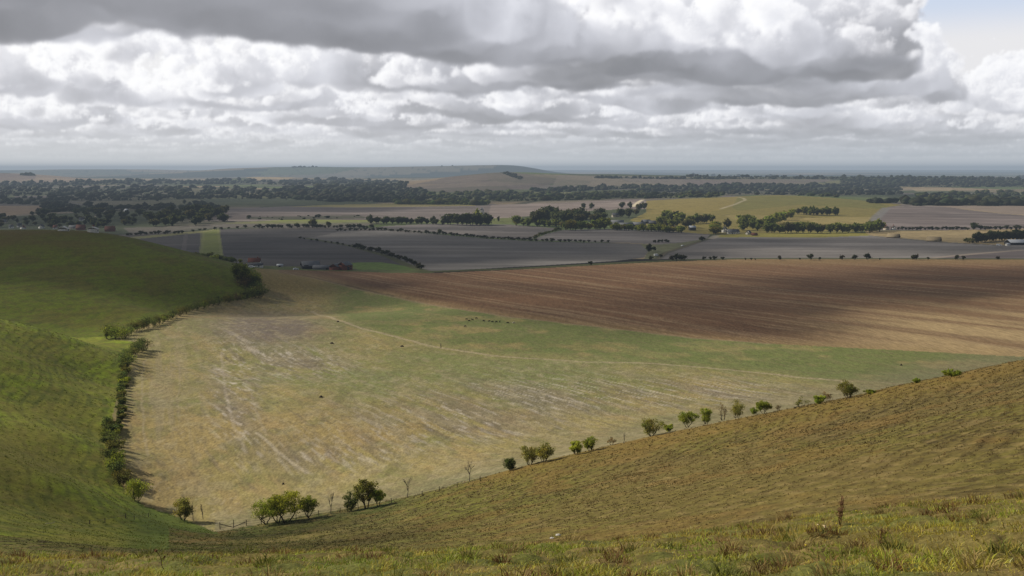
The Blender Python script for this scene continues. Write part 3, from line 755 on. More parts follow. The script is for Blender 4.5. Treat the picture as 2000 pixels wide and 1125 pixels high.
sm, nt, nd, lk = node_mat('cloudy sky')
out = N(nd, 'ShaderNodeOutputMaterial'); em = N(nd, 'ShaderNodeEmission'); at = N(nd, 'ShaderNodeAttribute', attribute_name='Col')
lk.new(at.outputs['Color'], em.inputs['Color']); lk.new(em.outputs[0], out.inputs['Surface'])
sm.cycles.emission_sampling = 'NONE'
RD = 78000.0
DV = np.stack([RD * np.sin(AA), RD * np.cos(AA), RD * np.tan(EE)], -1).reshape(-1, 3)
ix = np.arange(AA.size).reshape(AA.shape)
DQ = np.stack([ix[:-1, :-1], ix[1:, :-1], ix[1:, 1:], ix[:-1, 1:]], -1).reshape(-1, 4)
tag(link('sky', mesh_np('sky', DV, DQ, col=np.clip(rgb, 0, 4).reshape(-1, 3), mats=[sm])), kind='structure')


# ------------------------------------------------------------------ unseen clouds overhead, added and shaped to shade chosen parts of the country
def shade_cloud_mat():
    m, nt, nd, lk = node_mat('cloud vapour')
    out = N(nd, 'ShaderNodeOutputMaterial'); tr = N(nd, 'ShaderNodeBsdfTransparent'); df = N(nd, 'ShaderNodeBsdfDiffuse'); mxs = N(nd, 'ShaderNodeMixShader')
    df.inputs['Color'].default_value = (.8, .8, .8, 1)
    at = N(nd, 'ShaderNodeAttribute', attribute_name='Col'); sp = N(nd, 'ShaderNodeSeparateColor'); lk.new(at.outputs['Color'], sp.inputs[0])
    lk.new(sp.outputs[0], mxs.inputs[0]); lk.new(tr.outputs[0], mxs.inputs[1]); lk.new(df.outputs[0], mxs.inputs[2]); lk.new(mxs.outputs[0], out.inputs['Surface'])
    return m
CLM = shade_cloud_mat()
def shade_cloud_over(blobs, step, alt=760.0, gz=-72.0, seed=0):
    """a thin unseen sheet shaped so its shade falls on the given ground ellipses (x, y, rx, ry, density)"""
    b = np.array(blobs, float)
    x0, x1 = (b[:, 0] - b[:, 2] * 1.7).min(), (b[:, 0] + b[:, 2] * 1.7).max(); y0, y1 = (b[:, 1] - b[:, 3] * 1.7).min(), (b[:, 1] + b[:, 3] * 1.7).max()
    gx, gy = np.meshgrid(np.arange(x0, x1 + step, step), np.arange(y0, y1 + step, step))
    r_ = np.mean(b[:, 2:4])
    wx = gx + r_ * .7 * (fbm(gx / r_ * 1.6, gy / r_ * 1.6, 400 + seed, 4) - .5); wy = gy + r_ * .7 * (fbm(gx / r_ * 1.6, gy / r_ * 1.6, 420 + seed, 4) - .5)
    keep = np.ones(gx.shape)
    for x, y, rx, ry, w in b:
        keep *= 1 - w * sstep(1.25, .55, np.hypot((wx - x) / rx, (wy - y) / ry))
    d = 1 - keep
    t = (alt - gz) / SD.z
    V = np.stack([gx + SD.x * t, gy + SD.y * t, alt + 60 * d * fbm(gx / 60, gy / 60, 440 + seed, 3)], -1).reshape(-1, 3)
    ix = np.arange(gx.size).reshape(gx.shape)
    q = np.stack([ix[:-1, :-1], ix[:-1, 1:], ix[1:, 1:], ix[1:, :-1]], -1).reshape(-1, 4)
    q = q[(d.ravel()[q] > .01).any(1)]
    tag(link('shade_cloud', mesh_np('shade_cloud', V, q, col=np.repeat(d.reshape(-1, 1), 3, 1), mats=[CLM])), kind='structure')
shade_cloud_over([(-330, 640, 230, 210, .78), (-250, 850, 230, 190, .66), (-520, 1150, 420, 260, .74), (-150, 1050, 250, 200, .6)], 22, seed=1)
shade_cloud_over([(60, 1130, 240, 190, .55), (420, 1150, 300, 130, .45), (-60, 1420, 300, 110, .5), (130, 1330, 200, 90, .4), (650, 1100, 260, 110, .35), (60, 960, 160, 60, .4)], 25, seed=2)
shade_cloud_over([(50, 480, 110, 80, .50), (150, 575, 120, 85, .56), (250, 660, 150, 90, .56), (400, 740, 200, 80, .6), (-50, 620, 90, 80, .45), (20, 380, 60, 30, .15)], 12, seed=3)
shade_cloud_over([(-58, 132, 34, 26, .42), (-30, 150, 24, 13, .5)], 4, seed=4)
shade_cloud_over([(8, 88, 22, 26, .42), (-18, 100, 14, 18, .4)], 3, seed=5)
shade_cloud_over([(-1500, 2500, 900, 800, .78), (-700, 2100, 420, 420, .7), (-200, 2600, 600, 300, .66), (-800, 1650, 330, 200, .7), (400, 2900, 700, 260, .5), (1500, 3200, 700, 300, .55)], 60, seed=6)

# ------------------------------------------------------------------ plants
def leaf_mat(name, rnd=.25, trans=.3):
    m, nt, nd, lk = node_mat(name)
    out = N(nd, 'ShaderNodeOutputMaterial'); bs = N(nd, 'ShaderNodeBsdfPrincipled'); bs.inputs['Roughness'].default_value = .7; bs.inputs['Specular IOR Level'].default_value = .15
    at = N(nd, 'ShaderNodeAttribute', attribute_name='Col'); oi = N(nd, 'ShaderNodeObjectInfo')
    mr = N(nd, 'ShaderNodeMapRange'); mr.inputs['To Min'].default_value = 1 - rnd; mr.inputs['To Max'].default_value = 1 + rnd; lk.new(oi.outputs['Random'], mr.inputs[0])
    ge = N(nd, 'ShaderNodeNewGeometry'); nz = N(nd, 'ShaderNodeTexNoise'); nz.inputs['Scale'].default_value = .9; nz.inputs['Detail'].default_value = 3; lk.new(ge.outputs['Position'], nz.inputs['Vector'])
    m2 = N(nd, 'ShaderNodeMapRange'); m2.inputs['From Min'].default_value = .3; m2.inputs['From Max'].default_value = .7; m2.inputs['To Min'].default_value = .72; m2.inputs['To Max'].default_value = 1.28; lk.new(nz.outputs[0], m2.inputs[0])
    mu = N(nd, 'ShaderNodeMath', operation='MULTIPLY'); lk.new(mr.outputs[0], mu.inputs[0]); lk.new(m2.outputs[0], mu.inputs[1])
    vs = N(nd, 'ShaderNodeVectorMath', operation='SCALE'); lk.new(at.outputs['Color'], vs.inputs[0]); lk.new(mu.outputs[0], vs.inputs['Scale'])
    lk.new(vs.outputs[0], bs.inputs['Base Color'])
    tl = N(nd, 'ShaderNodeBsdfTranslucent'); lk.new(vs.outputs[0], tl.inputs['Color'])
    ms = N(nd, 'ShaderNodeMixShader'); ms.inputs[0].default_value = trans; lk.new(bs.outputs[0], ms.inputs[1]); lk.new(tl.outputs[0], ms.inputs[2]); lk.new(ms.outputs[0], out.inputs['Surface'])
    return m
def plain_mat(name, c, rough=.8, scale=3.0, amp=.2, spec=.2, metal=0.0):
    m, nt, nd, lk = node_mat(name)
    out = N(nd, 'ShaderNodeOutputMaterial'); bs = N(nd, 'ShaderNodeBsdfPrincipled'); bs.inputs['Roughness'].default_value = rough; bs.inputs['Specular IOR Level'].default_value = spec; bs.inputs['Metallic'].default_value = metal
    tc_ = N(nd, 'ShaderNodeTexCoord'); nz = N(nd, 'ShaderNodeTexNoise'); nz.inputs['Scale'].default_value = scale; nz.inputs['Detail'].default_value = 4; lk.new(tc_.outputs['Object'], nz.inputs['Vector'])
    m2 = N(nd, 'ShaderNodeMapRange'); m2.inputs['From Min'].default_value = .3; m2.inputs['From Max'].default_value = .7; m2.inputs['To Min'].default_value = 1 - amp; m2.inputs['To Max'].default_value = 1 + amp; lk.new(nz.outputs[0], m2.inputs[0])
    vs = N(nd, 'ShaderNodeVectorMath', operation='SCALE'); vs.inputs[0].default_value = c; lk.new(m2.outputs[0], vs.inputs['Scale'])
    lk.new(vs.outputs[0], bs.inputs['Base Color']); lk.new(bs.outputs[0], out.inputs['Surface'])
    return m
LEAF = leaf_mat('leaves', .22, .62); GRASS = leaf_mat('grass blades', 0, .35); BARK = plain_mat('bark', (.060, .048, .036), .9, 6, .35); DEADW = plain_mat('dead wood', (.085, .072, .060), .9, 6, .3)

def tubes(segs, sides=5):
    V, Q = [], []
    for p, q, r0, r1 in segs:
        p = np.asarray(p, float); q = np.asarray(q, float); d = q - p; L = np.linalg.norm(d) + 1e-9; d /= L
        a = np.cross(d, (0, 0, 1.) if abs(d[2]) < .9 else (1., 0, 0)); a /= np.linalg.norm(a); b = np.cross(d, a)
        o = len(V)
        for c, r in ((p, r0), (q, r1)):
            for i in range(sides):
                t = 2 * math.pi * i / sides; V.append(c + r * (a * math.cos(t) + b * math.sin(t)))
        for i in range(sides):
            j = (i + 1) % sides; Q.append((o + i, o + j, o + sides + j, o + sides + i))
    return np.array(V), np.array(Q)
def branch(p, q, r0, r1, r, n=3, wob=.12):
    p = np.asarray(p, float); q = np.asarray(q, float); L = np.linalg.norm(q - p); out = []; a = p
    for i in range(1, n + 1):
        b = p + (q - p) * i / n
        if i < n: b = b + r.normal(0, wob * L / n, 3)
        out.append((a, b, r0 + (r1 - r0) * (i - 1) / n, r0 + (r1 - r0) * i / n)); a = b
    return out
def leaves(C, S, colr, r, up=.35):
    """leaf quads at centres C with sizes S"""
    n_ = len(C)
    nrm = r.normal(0, 1, (n_, 3)); nrm[:, 2] = np.abs(nrm[:, 2]) + up; nrm /= np.linalg.norm(nrm, axis=1)[:, None]
    t = r.normal(0, 1, (n_, 3)); t -= nrm * (t * nrm).sum(1)[:, None]; t /= np.linalg.norm(t, axis=1)[:, None]; b = np.cross(nrm, t)
    S = S[:, None]
    V = np.stack([C - t * S * .5 - b * S * .25, C + t * S * .1 - b * S * .42, C + t * S * .55 + b * S * .05, C - t * S * .05 + b * S * .42], 1).reshape(-1, 3)
    Q = np.arange(n_ * 4).reshape(-1, 4)
    return V, Q, np.repeat(colr, 4, 0)
def crown_points(clumps, n_, r, flat=.75):
    k = r.integers(0, len(clumps), n_); c = np.array([q[:3] for q in clumps]); rad = np.array([q[3] for q in clumps])
    d = r.normal(0, 1, (n_, 3)); d /= np.linalg.norm(d, axis=1)[:, None]
    rr = rad[k] * (r.random(n_) ** .45)
    d[:, 2] *= flat
    return c[k] + d * rr[:, None], k
LAST = {}
def tree_parts(seed, H, R, bole=.3, vase=0.0, nst=2, nclump=12, cr=.3, nleaf=900, ls=.22, colr=(.06, .075, .02), lean=(0, 0), shell=.55, spread=.25, twig=2):
    r = np.random.default_rng(seed)
    colr = np.asarray(colr); hc = H * bole; Hh = (H - hc) / 2
    clumps = []
    crad = cr * min(R, Hh * 1.4)
    while len(clumps) < nclump:
        d = r.normal(0, 1, 3); d /= np.linalg.norm(d); q = r.random() ** shell
        z = hc + Hh + d[2] * q * (Hh - crad * .55)
        f = 1 - .25 * max(0, d[2]) * (vase == 0)
        if vase: f *= 1 - vase * (1 - min(1, (z - hc) / (1.3 * Hh)))
        clumps.append((d[0] * q * (R - crad * .5) * f + lean[0] * z, d[1] * q * (R - crad * .5) * f + lean[1] * z, z, crad * r.uniform(.65, 1.25)))
    LAST['clumps'] = clumps
    segs = []; forks = []
    for i in range(nst):
        a = 2 * math.pi * (i + r.random() * .7) / nst
        b0 = np.array((math.cos(a) * H * .012 * (nst > 1), math.sin(a) * H * .012 * (nst > 1), -.06 * H))
        f = np.array((math.cos(a) * R * spread + lean[0] * hc, math.sin(a) * R * spread + lean[1] * hc, hc * r.uniform(.85, 1.1) + .05 * H))
        tr = H * .030 / math.sqrt(nst) * 1.3
        segs += branch(b0, f, tr, tr * .7, r, 3, .18); forks.append((f, tr * .7))
    for c in clumps:
        f, fr = min(forks, key=lambda k: np.linalg.norm(k[0] - np.array(c[:3])))
        segs += branch(f, c[:3], fr * .6, fr * .18, r, 3, .2)
        for _ in range(twig):
            d = r.normal(0, 1, 3); d /= np.linalg.norm(d)
            segs.append((np.array(c[:3]), np.array(c[:3]) + d * c[3] * .95, fr * .16, fr * .05))
    TV, TQ = tubes(segs, 5)
    C, k = crown_points(clumps, nleaf, r)
    nl = nleaf // 6; kk = r.integers(0, len(clumps), nl); f0 = np.array([min(forks, key=lambda q: np.linalg.norm(q[0] - np.array(c[:3])))[0] for c in clumps])
    C[:nl] = f0[kk] + (np.array([c[:3] for c in clumps])[kk] - f0[kk]) * r.uniform(.25, 1, (nl, 1)) + r.normal(0, crad * .12, (nl, 3))
    tint = r.uniform(.7, 1.3, len(clumps))[k] * r.uniform(.75, 1.25, nleaf)
    warm = r.normal(0, .08, len(clumps))[k]
    cl = colr[None, :] * tint[:, None]; cl[:, 0] *= 1 + warm; cl[:, 2] *= 1 - warm
    LV, LQ, LC = leaves(C, ls * r.uniform(.6, 1.35, nleaf), np.clip(cl, .004, .4), r)
    return TV, TQ, LV, LQ, LC
def tree_thing(name, cat, label, loc, seed, group=None, trunk_mat=BARK, **kw):
    TV, TQ, LV, LQ, LC = tree_parts(seed, **kw)
    root = empty(name, loc, 0, label, cat, group)
    link('trunk', mesh_np('trunk', TV, TQ, mats=[trunk_mat]), root)
    link('crown', mesh_np('crown', LV, LQ, col=LC, smooth=False, mats=[LEAF]), root)
    return root
def small_tree_mesh(name, seed, **kw):
    """a tree that shows only a few pixels: limbs and leaves in one mesh"""
    TV, TQ, LV, LQ, LC = tree_parts(seed, **kw)
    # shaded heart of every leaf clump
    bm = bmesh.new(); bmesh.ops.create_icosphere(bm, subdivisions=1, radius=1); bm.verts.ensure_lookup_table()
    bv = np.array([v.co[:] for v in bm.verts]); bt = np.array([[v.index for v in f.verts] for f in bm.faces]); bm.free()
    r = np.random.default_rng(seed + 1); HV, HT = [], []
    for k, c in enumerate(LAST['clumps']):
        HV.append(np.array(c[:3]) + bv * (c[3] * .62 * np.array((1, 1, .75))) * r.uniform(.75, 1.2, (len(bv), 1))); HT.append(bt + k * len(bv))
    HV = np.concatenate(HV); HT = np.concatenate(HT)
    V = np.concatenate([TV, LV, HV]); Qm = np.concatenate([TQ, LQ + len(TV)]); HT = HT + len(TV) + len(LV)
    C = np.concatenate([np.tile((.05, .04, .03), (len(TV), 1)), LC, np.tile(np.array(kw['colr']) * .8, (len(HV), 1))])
    return mesh_np(name, V, Qm, HT, col=C, smooth=False, mats=[BARK, LEAF], midx=np.concatenate([np.zeros(len(TQ)), np.ones(len(LQ) + len(HT))]))

# ---- hawthorns, bushes along the fence under the brown slope (photo base column, row, height and width in photo pixels)
GRN = (.32, .37, .040); OLV = (.25, .235, .045); DRK = (.115, .140, .030); BRN = (.23, .165, .07); YEL = (.50, .52, .040)
NEAR = [
 # px, py, h, w, colour, kind, label
 (521,1024,52,72,GRN,'haw','low spreading hawthorn at the left end of the bright green clump by the fence'),
 (543,1021,56,50,GRN,'haw','dark stemmed hawthorn in the middle of the bright green clump'),
 (558,1020,66,84,YEL,'haw','biggest rounded hawthorn of the bright green clump, forked trunk showing'),
 (602,1012,48,38,GRN,'haw','slender hawthorn with one straight trunk at the right end of the bright green clump'),
 (683,999,42,38,DRK,'bush','dark rounded bush just left of the tallest tree on the fence line'),
 (716,993,66,42,OLV,'tall','tallest tree on the fence line, with a puff of leaves above its dark crown'),
 (738,989,36,30,GRN,'haw','small green tree just right of the tallest tree on the fence line'),
 (358,1016,54,42,OLV,'bush','olive brown bush standing alone in the valley corner beside bare stems'),
 (268,979,50,48,GRN,'bush','leafy bush at the foot of the left hedge, nearest the valley bottom'),
 (469,554,50,36,(.15,.175,.03),'bush','tallest round tree at the top of the left hedge, overlapping the farm track'),
 (998,919,28,28,DRK,'bush','small dark bush with bare twigs on its left, right of the taller dead tree'),
 (1035,908,46,44,OLV,'bush','left and wider one of two touching bushes right of the dead trees'),
 (1063,903,42,36,OLV,'bush','right one of two touching bushes right of the dead trees'),
 (1125,888,30,26,GRN,'bush','left one of a green pair of bushes midway along the fence'),
 (1152,881,32,28,GRN,'bush','right one of a green pair of bushes midway along the fence'),
 (1194,869,18,18,BRN,'sparse','low brownish bush beside a twiggy bare one'),
 (1272,851,37,48,OLV,'bush','broad dome shaped bush on the edge of the brown slope'),
 (1306,843,16,20,GRN,'bush','tiny bush just right of the broad dome shaped bush'),
 (1343,835,34,40,GRN,'haw','irregular leafy bush left of a narrow upright one'),
 (1379,828,35,26,GRN,'bush','narrow upright bush on the edge of the brown slope'),
 (1412,821,38,26,BRN,'sparse','brown half bare bush leaning on a green one'),
 (1438,816,36,38,OLV,'bush','full green bush with a brown half bare neighbour on its left'),
 (1472,809,14,16,GRN,'bush','very small bush left of the flat topped bush'),
 (1491,808,26,34,GRN,'haw','flat topped bush with a clear stem'),
 (1520,801,11,12,BRN,'sparse','tiny twiggy bush right of the flat topped bush'),
 (1563,796,24,28,OLV,'sparse','thin see-through bush standing apart on the slope edge'),
 (1598,789,19,24,GRN,'bush','low bush at the left of a scraggy trio high on the slope edge'),
 (1616,785,22,22,BRN,'sparse','bare twiggy bush in the middle of a scraggy trio high on the slope edge'),
 (1656,778,38,38,OLV,'bush','large full bush highest up the slope edge, with a reddish top'),
 (1700,769,9,24,GRN,'bush','flat low bush half hidden by the slope right of the large full bush'),
 (1790,748,10,15,GRN,'bush','small bush peeping over the slope edge'),
 (1857,736,16,36,GRN,'bush','wide low bush half hidden behind the slope, farthest to the right'),
]
KIND = {'haw': dict(bole=.24, nst=3, nclump=30, cr=.32, nleaf=3000, spread=.35, shell=.4), 'bush': dict(bole=.06, nst=5, nclump=30, cr=.34, nleaf=2800, spread=.25, shell=.42, vase=.45),
        'tall': dict(bole=.14, nst=3, nclump=26, cr=.36, nleaf=2800, spread=.22), 'sparse': dict(bole=.12, nst=5, nclump=12, cr=.34, nleaf=260, spread=.35, twig=5)}
for i, (px, py, h, w, c, kd, lab) in enumerate(NEAR):
    p = hit(px, py); Hm = px2m(h, p[1]) * 1.06; Wm = px2m(w, p[1]) / 2 * 1.25
    kw = dict(KIND[kd]); ls = max(.17, .042 * Hm)
    if kd == 'tall': kw['lean'] = (-.05, 0)
    tree_thing('hawthorn_tree' if kd in ('haw', 'tall') else 'field_tree' if 'tree' in lab.split(' at ')[0] else 'bush', 'tree' if kd in ('haw', 'tall') or 'tree' in lab.split(' at ')[0] else 'bush', lab, p - np.array((0, 0, .05)), 100 + i, H=Hm, R=Wm, ls=ls, colr=c, **kw)

def bare_tree(seed, H, spread, levels=4, thick=.022):
    r = np.random.default_rng(seed); segs = []
    def grow(p, d, L, rad, lv):
        q = p + d * L
        segs.extend(branch(p, q, rad, rad * .62, r, 3, .16))
        if lv == 0: return
        for _ in range(3 if lv > 1 else 2):
            nd_ = d + r.normal(0, spread, 3); nd_[2] += .18; nd_ /= np.linalg.norm(nd_)
            grow(p + d * L * r.uniform(.55, 1.0), nd_, L * r.uniform(.5, .78), rad * .58, lv - 1)
    grow(np.array((0, 0, -.15)), np.array((r.normal(0, .1), 0, 1.)), H * .36, H * thick, levels)
    V, Qd = tubes(segs, 4)
    V[:, 2] *= H / V[:, 2].max()
    return mesh_np('dead_tree', V, Qd, mats=[DEADW])
for i, (px, py, h, sp_, lab) in enumerate([
 (918,941,48,.42,'tallest bare dead tree, two trunks spreading upward, at the edge of the brown slope'),
 (797,972,42,.50,'bare dead tree with wide twisted branches between the leafy clump and the tallest dead tree'),
 (647,1004,46,.22,'thin upright dead tree between two leafy clumps'),
 (378,1017,40,.25,'grey bare tree touching the olive brown bush in the valley corner'),
 (397,1014,34,.16,'thin dead stem right of the olive brown bush in the valley corner'),
 (1218,866,26,.40,'small bare twiggy tree between a low brown bush and the broad dome bush'),
 (985,914,22,.45,'bare twigs rising left of the small dark bush')]):
    p = hit(px, py); o = link('dead_tree', bare_tree(300 + i, px2m(h, p[1]), sp_, 4 if h > 30 else 3, .020)); o.location = p
    tag(o, lab, 'dead tree')

# ---- left hedge and the trees at its upper end
HEDGE = [
 # lower run, from the valley corner upward
 (240,950,42,36,OLV,'second bush up the left hedge from the valley bottom, with bare ground under it'), (229,917,36,40,GRN,'spreading bush where the left hedge bends, third from the valley bottom'),
 (222,882,24,32,OLV,None), (215,860,26,32,DRK,None), (209,834,24,28,DRK,'dark bush sticking out on the hill side of the left hedge'),
 (228,846,18,18,DRK,None), (236,820,13,14,OLV,None), (237,806,15,16,OLV,None), (236,792,14,14,DRK,None), (237,777,16,16,OLV,None), (239,762,17,16,DRK,None), (242,750,16,20,YEL,'yellowish low bush in the thin part of the left hedge'), (243,735,14,18,DRK,None),
 (246,714,34,32,DRK,'round dark bush below a gap in the left hedge'), (252,698,22,22,DRK,None), (266,692,28,26,DRK,'middle one of three dark bushes leading up to the hedge gap'), (280,684,32,28,DRK,'dark bush on the field side, right below the gap in the left hedge'),
 (213,662,38,34,GRN,'yellow green bush farthest left above the hedge gap'), (240,663,30,32,GRN,'yellow green bush just above the hedge gap, beside a taller one'),
 (262,648,26,28,OLV,None), (284,643,30,28,DRK,None), (306,636,26,28,OLV,None), (324,628,20,22,OLV,None), (341,621,24,24,DRK,None), (361,613,20,24,OLV,None), (383,606,24,24,DRK,None), (405,600,20,24,OLV,None), (424,595,22,24,DRK,None), (444,590,20,22,OLV,None), (462,587,18,22,BRN,None), (480,583,24,26,DRK,None), (496,582,26,26,DRK,None),
 (509,580,32,28,DRK,'dark bush at the outer corner of the left hedge, nearest the field'), (503,566,34,30,DRK,None), (493,557,36,30,GRN,None), (484,548,34,30,DRK,None), (477,562,26,26,BRN,None), (470,545,30,30,DRK,None)]
fill = []
for (a, b) in zip(HEDGE[:-1], HEDGE[1:]):
    for t_ in ((.33, .67) if a[1] > 700 else (.5,)):
      if abs(a[0] - b[0]) + abs(a[1] - b[1]) < 45: fill.append((a[0] + (b[0] - a[0]) * t_ + (3 if t_ == .33 else -2) * (a[1] > 700), a[1] + (b[1] - a[1]) * t_, (a[2] + b[2]) * random.uniform(.33, .5), (a[3] + b[3]) * .5, [tuple(.6 * q for q in OLV), DRK, tuple(.5 * q for q in GRN), DRK][len(fill) % 4], None))
for i, (px, py, h, w, c, lab) in enumerate(HEDGE + fill):
    p = hit(px, py); Hm = px2m(h, p[1]); Wm = px2m(w, p[1]) / 2 * 1.35
    tree_thing('hedge_bush', 'bush', lab or 'bush merged with its neighbours in the hedge left of the pale field', p - np.array((0, 0, .1)), 500 + i, None if lab else 'bushes of the left field hedge',
               H=Hm, R=Wm, ls=max(.28, .06 * Hm), colr=tuple(np.array(c) * (.55 if max(c) > .2 else 1)), bole=.01, nst=3, nclump=13, cr=.52, nleaf=900, spread=.3)
# trees whose feet are hidden behind the hill: column, row of the top, distance, width
for i, (px, ty, Y, w, c, lab) in enumerate([
 (405,490,850,40,DRK,'round dark tree behind the crest of the green hill, widest of the row'),
 (380,500,860,26,DRK,'dark tree left of the widest one behind the green hill crest'),
 (427,500,840,28,DRK,'dark tree right of the widest one behind the green hill crest'),
 (444,503,815,28,DRK,'dark tree nearest the tallest hedge tree behind the hill crest'),
 (418,507,815,26,GRN,'lower greenish tree in front of the dark row behind the hill crest'),
 (350,489,940,40,DRK,'flat dark tree showing only its top behind the green hill, farthest left'), (452,512,800,26,DRK,'low dark tree tucked under the tallest hedge tree')]):
    X, _, Z = at_dist(px, ty, Y); zg = float(ground(X, Y)); Hm = max(Z - zg, 5.0)
    tree_thing('field_tree', 'tree', lab, (X, Y, zg - .2), 600 + i, None, H=Hm, R=max(px2m(w, Y) / 2, 3.0), ls=.75, colr=c, bole=.06, nst=2, nclump=20, cr=.48, nleaf=1300, spread=.2)

# ---- trees and bushes of the middle distance: few pixels each, limbs and leaves in one shared mesh
def protos(nm, cols, n_, **kw):
    return [small_tree_mesh(nm, 700 + 13 * k + len(nm), **dict(kw, colr=cols[k % len(cols)])) for k in range(n_)]
MK = dict(H=1.08, R=.54, bole=.06, nst=2, nclump=18, cr=.54, nleaf=520, ls=.14, spread=.2, twig=0, shell=.75)
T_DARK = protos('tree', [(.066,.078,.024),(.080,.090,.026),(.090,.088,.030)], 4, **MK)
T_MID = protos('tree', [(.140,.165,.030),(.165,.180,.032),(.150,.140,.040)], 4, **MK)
T_LIT = protos('tree', [(.27,.29,.040),(.23,.27,.045),(.30,.27,.045)], 4, **MK)  # leaf tones brightened to paint sunlit crowns
T_TALL = protos('tree', [(.085,.100,.032),(.110,.125,.034)], 3, **dict(MK, R=.32))
B_DARK = protos('bush', [(.046,.052,.020),(.056,.058,.022),(.066,.055,.026)], 4, **dict(MK, R=.60, bole=.03, nclump=9, cr=.52, nleaf=140, ls=.17))
B_MID = protos('bush', [(.150,.160,.036),(.19,.165,.044)], 3, **dict(MK, R=.60, bole=.03, nclump=9, cr=.52, nleaf=140, ls=.17))
NTREE = [0]
def put(meshes, px, py, hpx, wf, name, cat, label, group=None, ymin=40):
    p = hit(px, py, ymin)
    NTREE[0] += 1
    o = link(name, random.choice(meshes)); Hm = px2m(hpx, p[1])
    o.location = p - np.array((0, 0, Hm * .03)); o.scale = (Hm * wf, Hm * wf, Hm); o.rotation_euler = (0, 0, random.uniform(0, 6.28))
    return tag(o, label, cat, group)
def row(meshes, pts, n_, h, wf, name, cat, label, group, jx=.6, jy=.6):
    pts = np.array(pts, float); L = np.concatenate([[0], np.cumsum(np.hypot(*np.diff(pts, axis=0).T))])
    for k in range(n_):
        t = L[-1] * (k + .5 + random.uniform(-.5, .5) * jx) / n_
        px = np.interp(t, L, pts[:, 0]); py = np.interp(t, L, pts[:, 1]) + random.uniform(-jy, jy)
        put(meshes, px, py, random.uniform(*h), wf * random.uniform(.85, 1.2), name, cat, label, group)
def patch_trees(meshes, poly, n_, h, wf, label, group, far_small=0):
    xs = [p[0] for p in poly]; ys = [p[1] for p in poly]; k = 0
    spots = []
    while k < n_:
        px, py = random.uniform(min(xs), max(xs)), random.uniform(min(ys), max(ys))
        if inpoly(np.array([px]), np.array([py]), poly)[0]: spots.append((px, py)); k += 1
    for px, py in spots: put(meshes, px, py, random.uniform(*h), wf * random.uniform(.85, 1.2), 'tree', 'tree', label, group)
row(T_DARK, [(722,437),(800,437),(868,439)], 15, (12, 19), 1.1, 'tree', 'tree', 'dark tree in the belt across the ploughland left of centre', 'trees of the central belt')
row(T_DARK, [(875,439),(955,440)], 8, (20, 28), 1.0, 'tree', 'tree', 'taller dark tree at the right end of the central belt', 'tall trees ending the central belt')
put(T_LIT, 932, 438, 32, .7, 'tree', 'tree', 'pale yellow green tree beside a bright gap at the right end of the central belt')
put(T_TALL, 973, 433, 13, .8, 'tree', 'tree', 'single small tree between the central belt and the hamlet wood')
patch_trees(T_DARK, [(1040,428),(1060,424),(1190,430),(1190,438),(1100,440),(1040,440)], 22, (20, 30), 1.0, 'tall dark tree in the wood left of the hamlet', 'dark trees of the hamlet wood')
put(T_DARK, 1052, 442, 40, .8, 'tree', 'tree', 'tallest pointed dark tree at the left of the hamlet wood')
row(T_MID, [(1004,440),(1040,442),(1120,446)], 9, (14, 24), 1.1, 'tree', 'tree', 'green tree on the near left edge of the hamlet wood', 'trees edging the hamlet wood')
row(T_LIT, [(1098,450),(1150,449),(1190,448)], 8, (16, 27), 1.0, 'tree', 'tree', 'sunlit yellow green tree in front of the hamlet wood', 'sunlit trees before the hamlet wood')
for px, py, h, lab in ((1140,408,13,'left one of two lone trees on the ploughland behind the hamlet wood'), (1155,408,13,'right one of two lone trees on the ploughland behind the hamlet wood'), (1215,407,14,'round tree left of the cream chalk cutting'), (1231,407,14,'round tree touching the cream chalk cutting'),
                       (1248,412,18,'dark tree just right of the cream chalk cutting'), (1259,409,17,'dark tree at the end of the row beside the green down'), (1213,425,20,'dark tree beside the pale house behind the hamlet wood'), (1227,425,21,'dark tree at the foot of the cream cutting'), (1242,420,15,'dark bushy tree between the cutting and the green down')):
    put(T_DARK, px, py, h, .85, 'tree', 'tree', lab)
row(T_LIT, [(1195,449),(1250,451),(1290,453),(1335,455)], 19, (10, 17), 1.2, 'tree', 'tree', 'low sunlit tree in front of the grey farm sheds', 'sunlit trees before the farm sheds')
patch_trees(T_MID, [(1285,430),(1340,428),(1350,450),(1290,448)], 13, (15, 26), 1.0, 'green tree between the farm sheds and the white roofed building', 'trees right of the farm sheds')
for px, h in ((1296,22), (1312,20), (1321,25), (1334,24)): put(T_TALL, px, 434, h, .9, 'tree', 'tree', 'tall dark tree rising behind the farm sheds trees', 'tall dark trees behind the sheds')
row(T_MID, [(1345,438),(1370,436),(1395,434)], 5, (14, 22), 1.0, 'tree', 'tree', 'green tree behind the white roofed building', 'trees behind the white roofed building')
put(T_MID, 1421, 447, 25, .6, 'tree', 'tree', 'tall tree standing over the white houses')
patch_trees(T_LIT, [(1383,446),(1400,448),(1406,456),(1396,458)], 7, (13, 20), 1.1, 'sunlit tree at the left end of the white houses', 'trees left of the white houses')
patch_trees(T_MID, [(1444,440),(1500,438),(1490,454),(1446,452)], 12, (15, 25), 1.0, 'green tree among and behind the white houses', 'trees around the white houses')
row(T_MID, [(1495,455),(1570,455),(1640,455),(1722,452)], 19, (17, 27), 1.0, 'tree', 'tree', 'dark green tree in the long belt right of the white houses', 'trees of the long belt')
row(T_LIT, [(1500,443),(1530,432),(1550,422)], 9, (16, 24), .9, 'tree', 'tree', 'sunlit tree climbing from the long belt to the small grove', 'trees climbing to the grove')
row(T_MID, [(1556,419),(1590,420),(1640,421)], 11, (15, 19), .75, 'tree', 'tree', 'upright tree of the small grove on the green down, trunks showing', 'trees of the grove on the down')
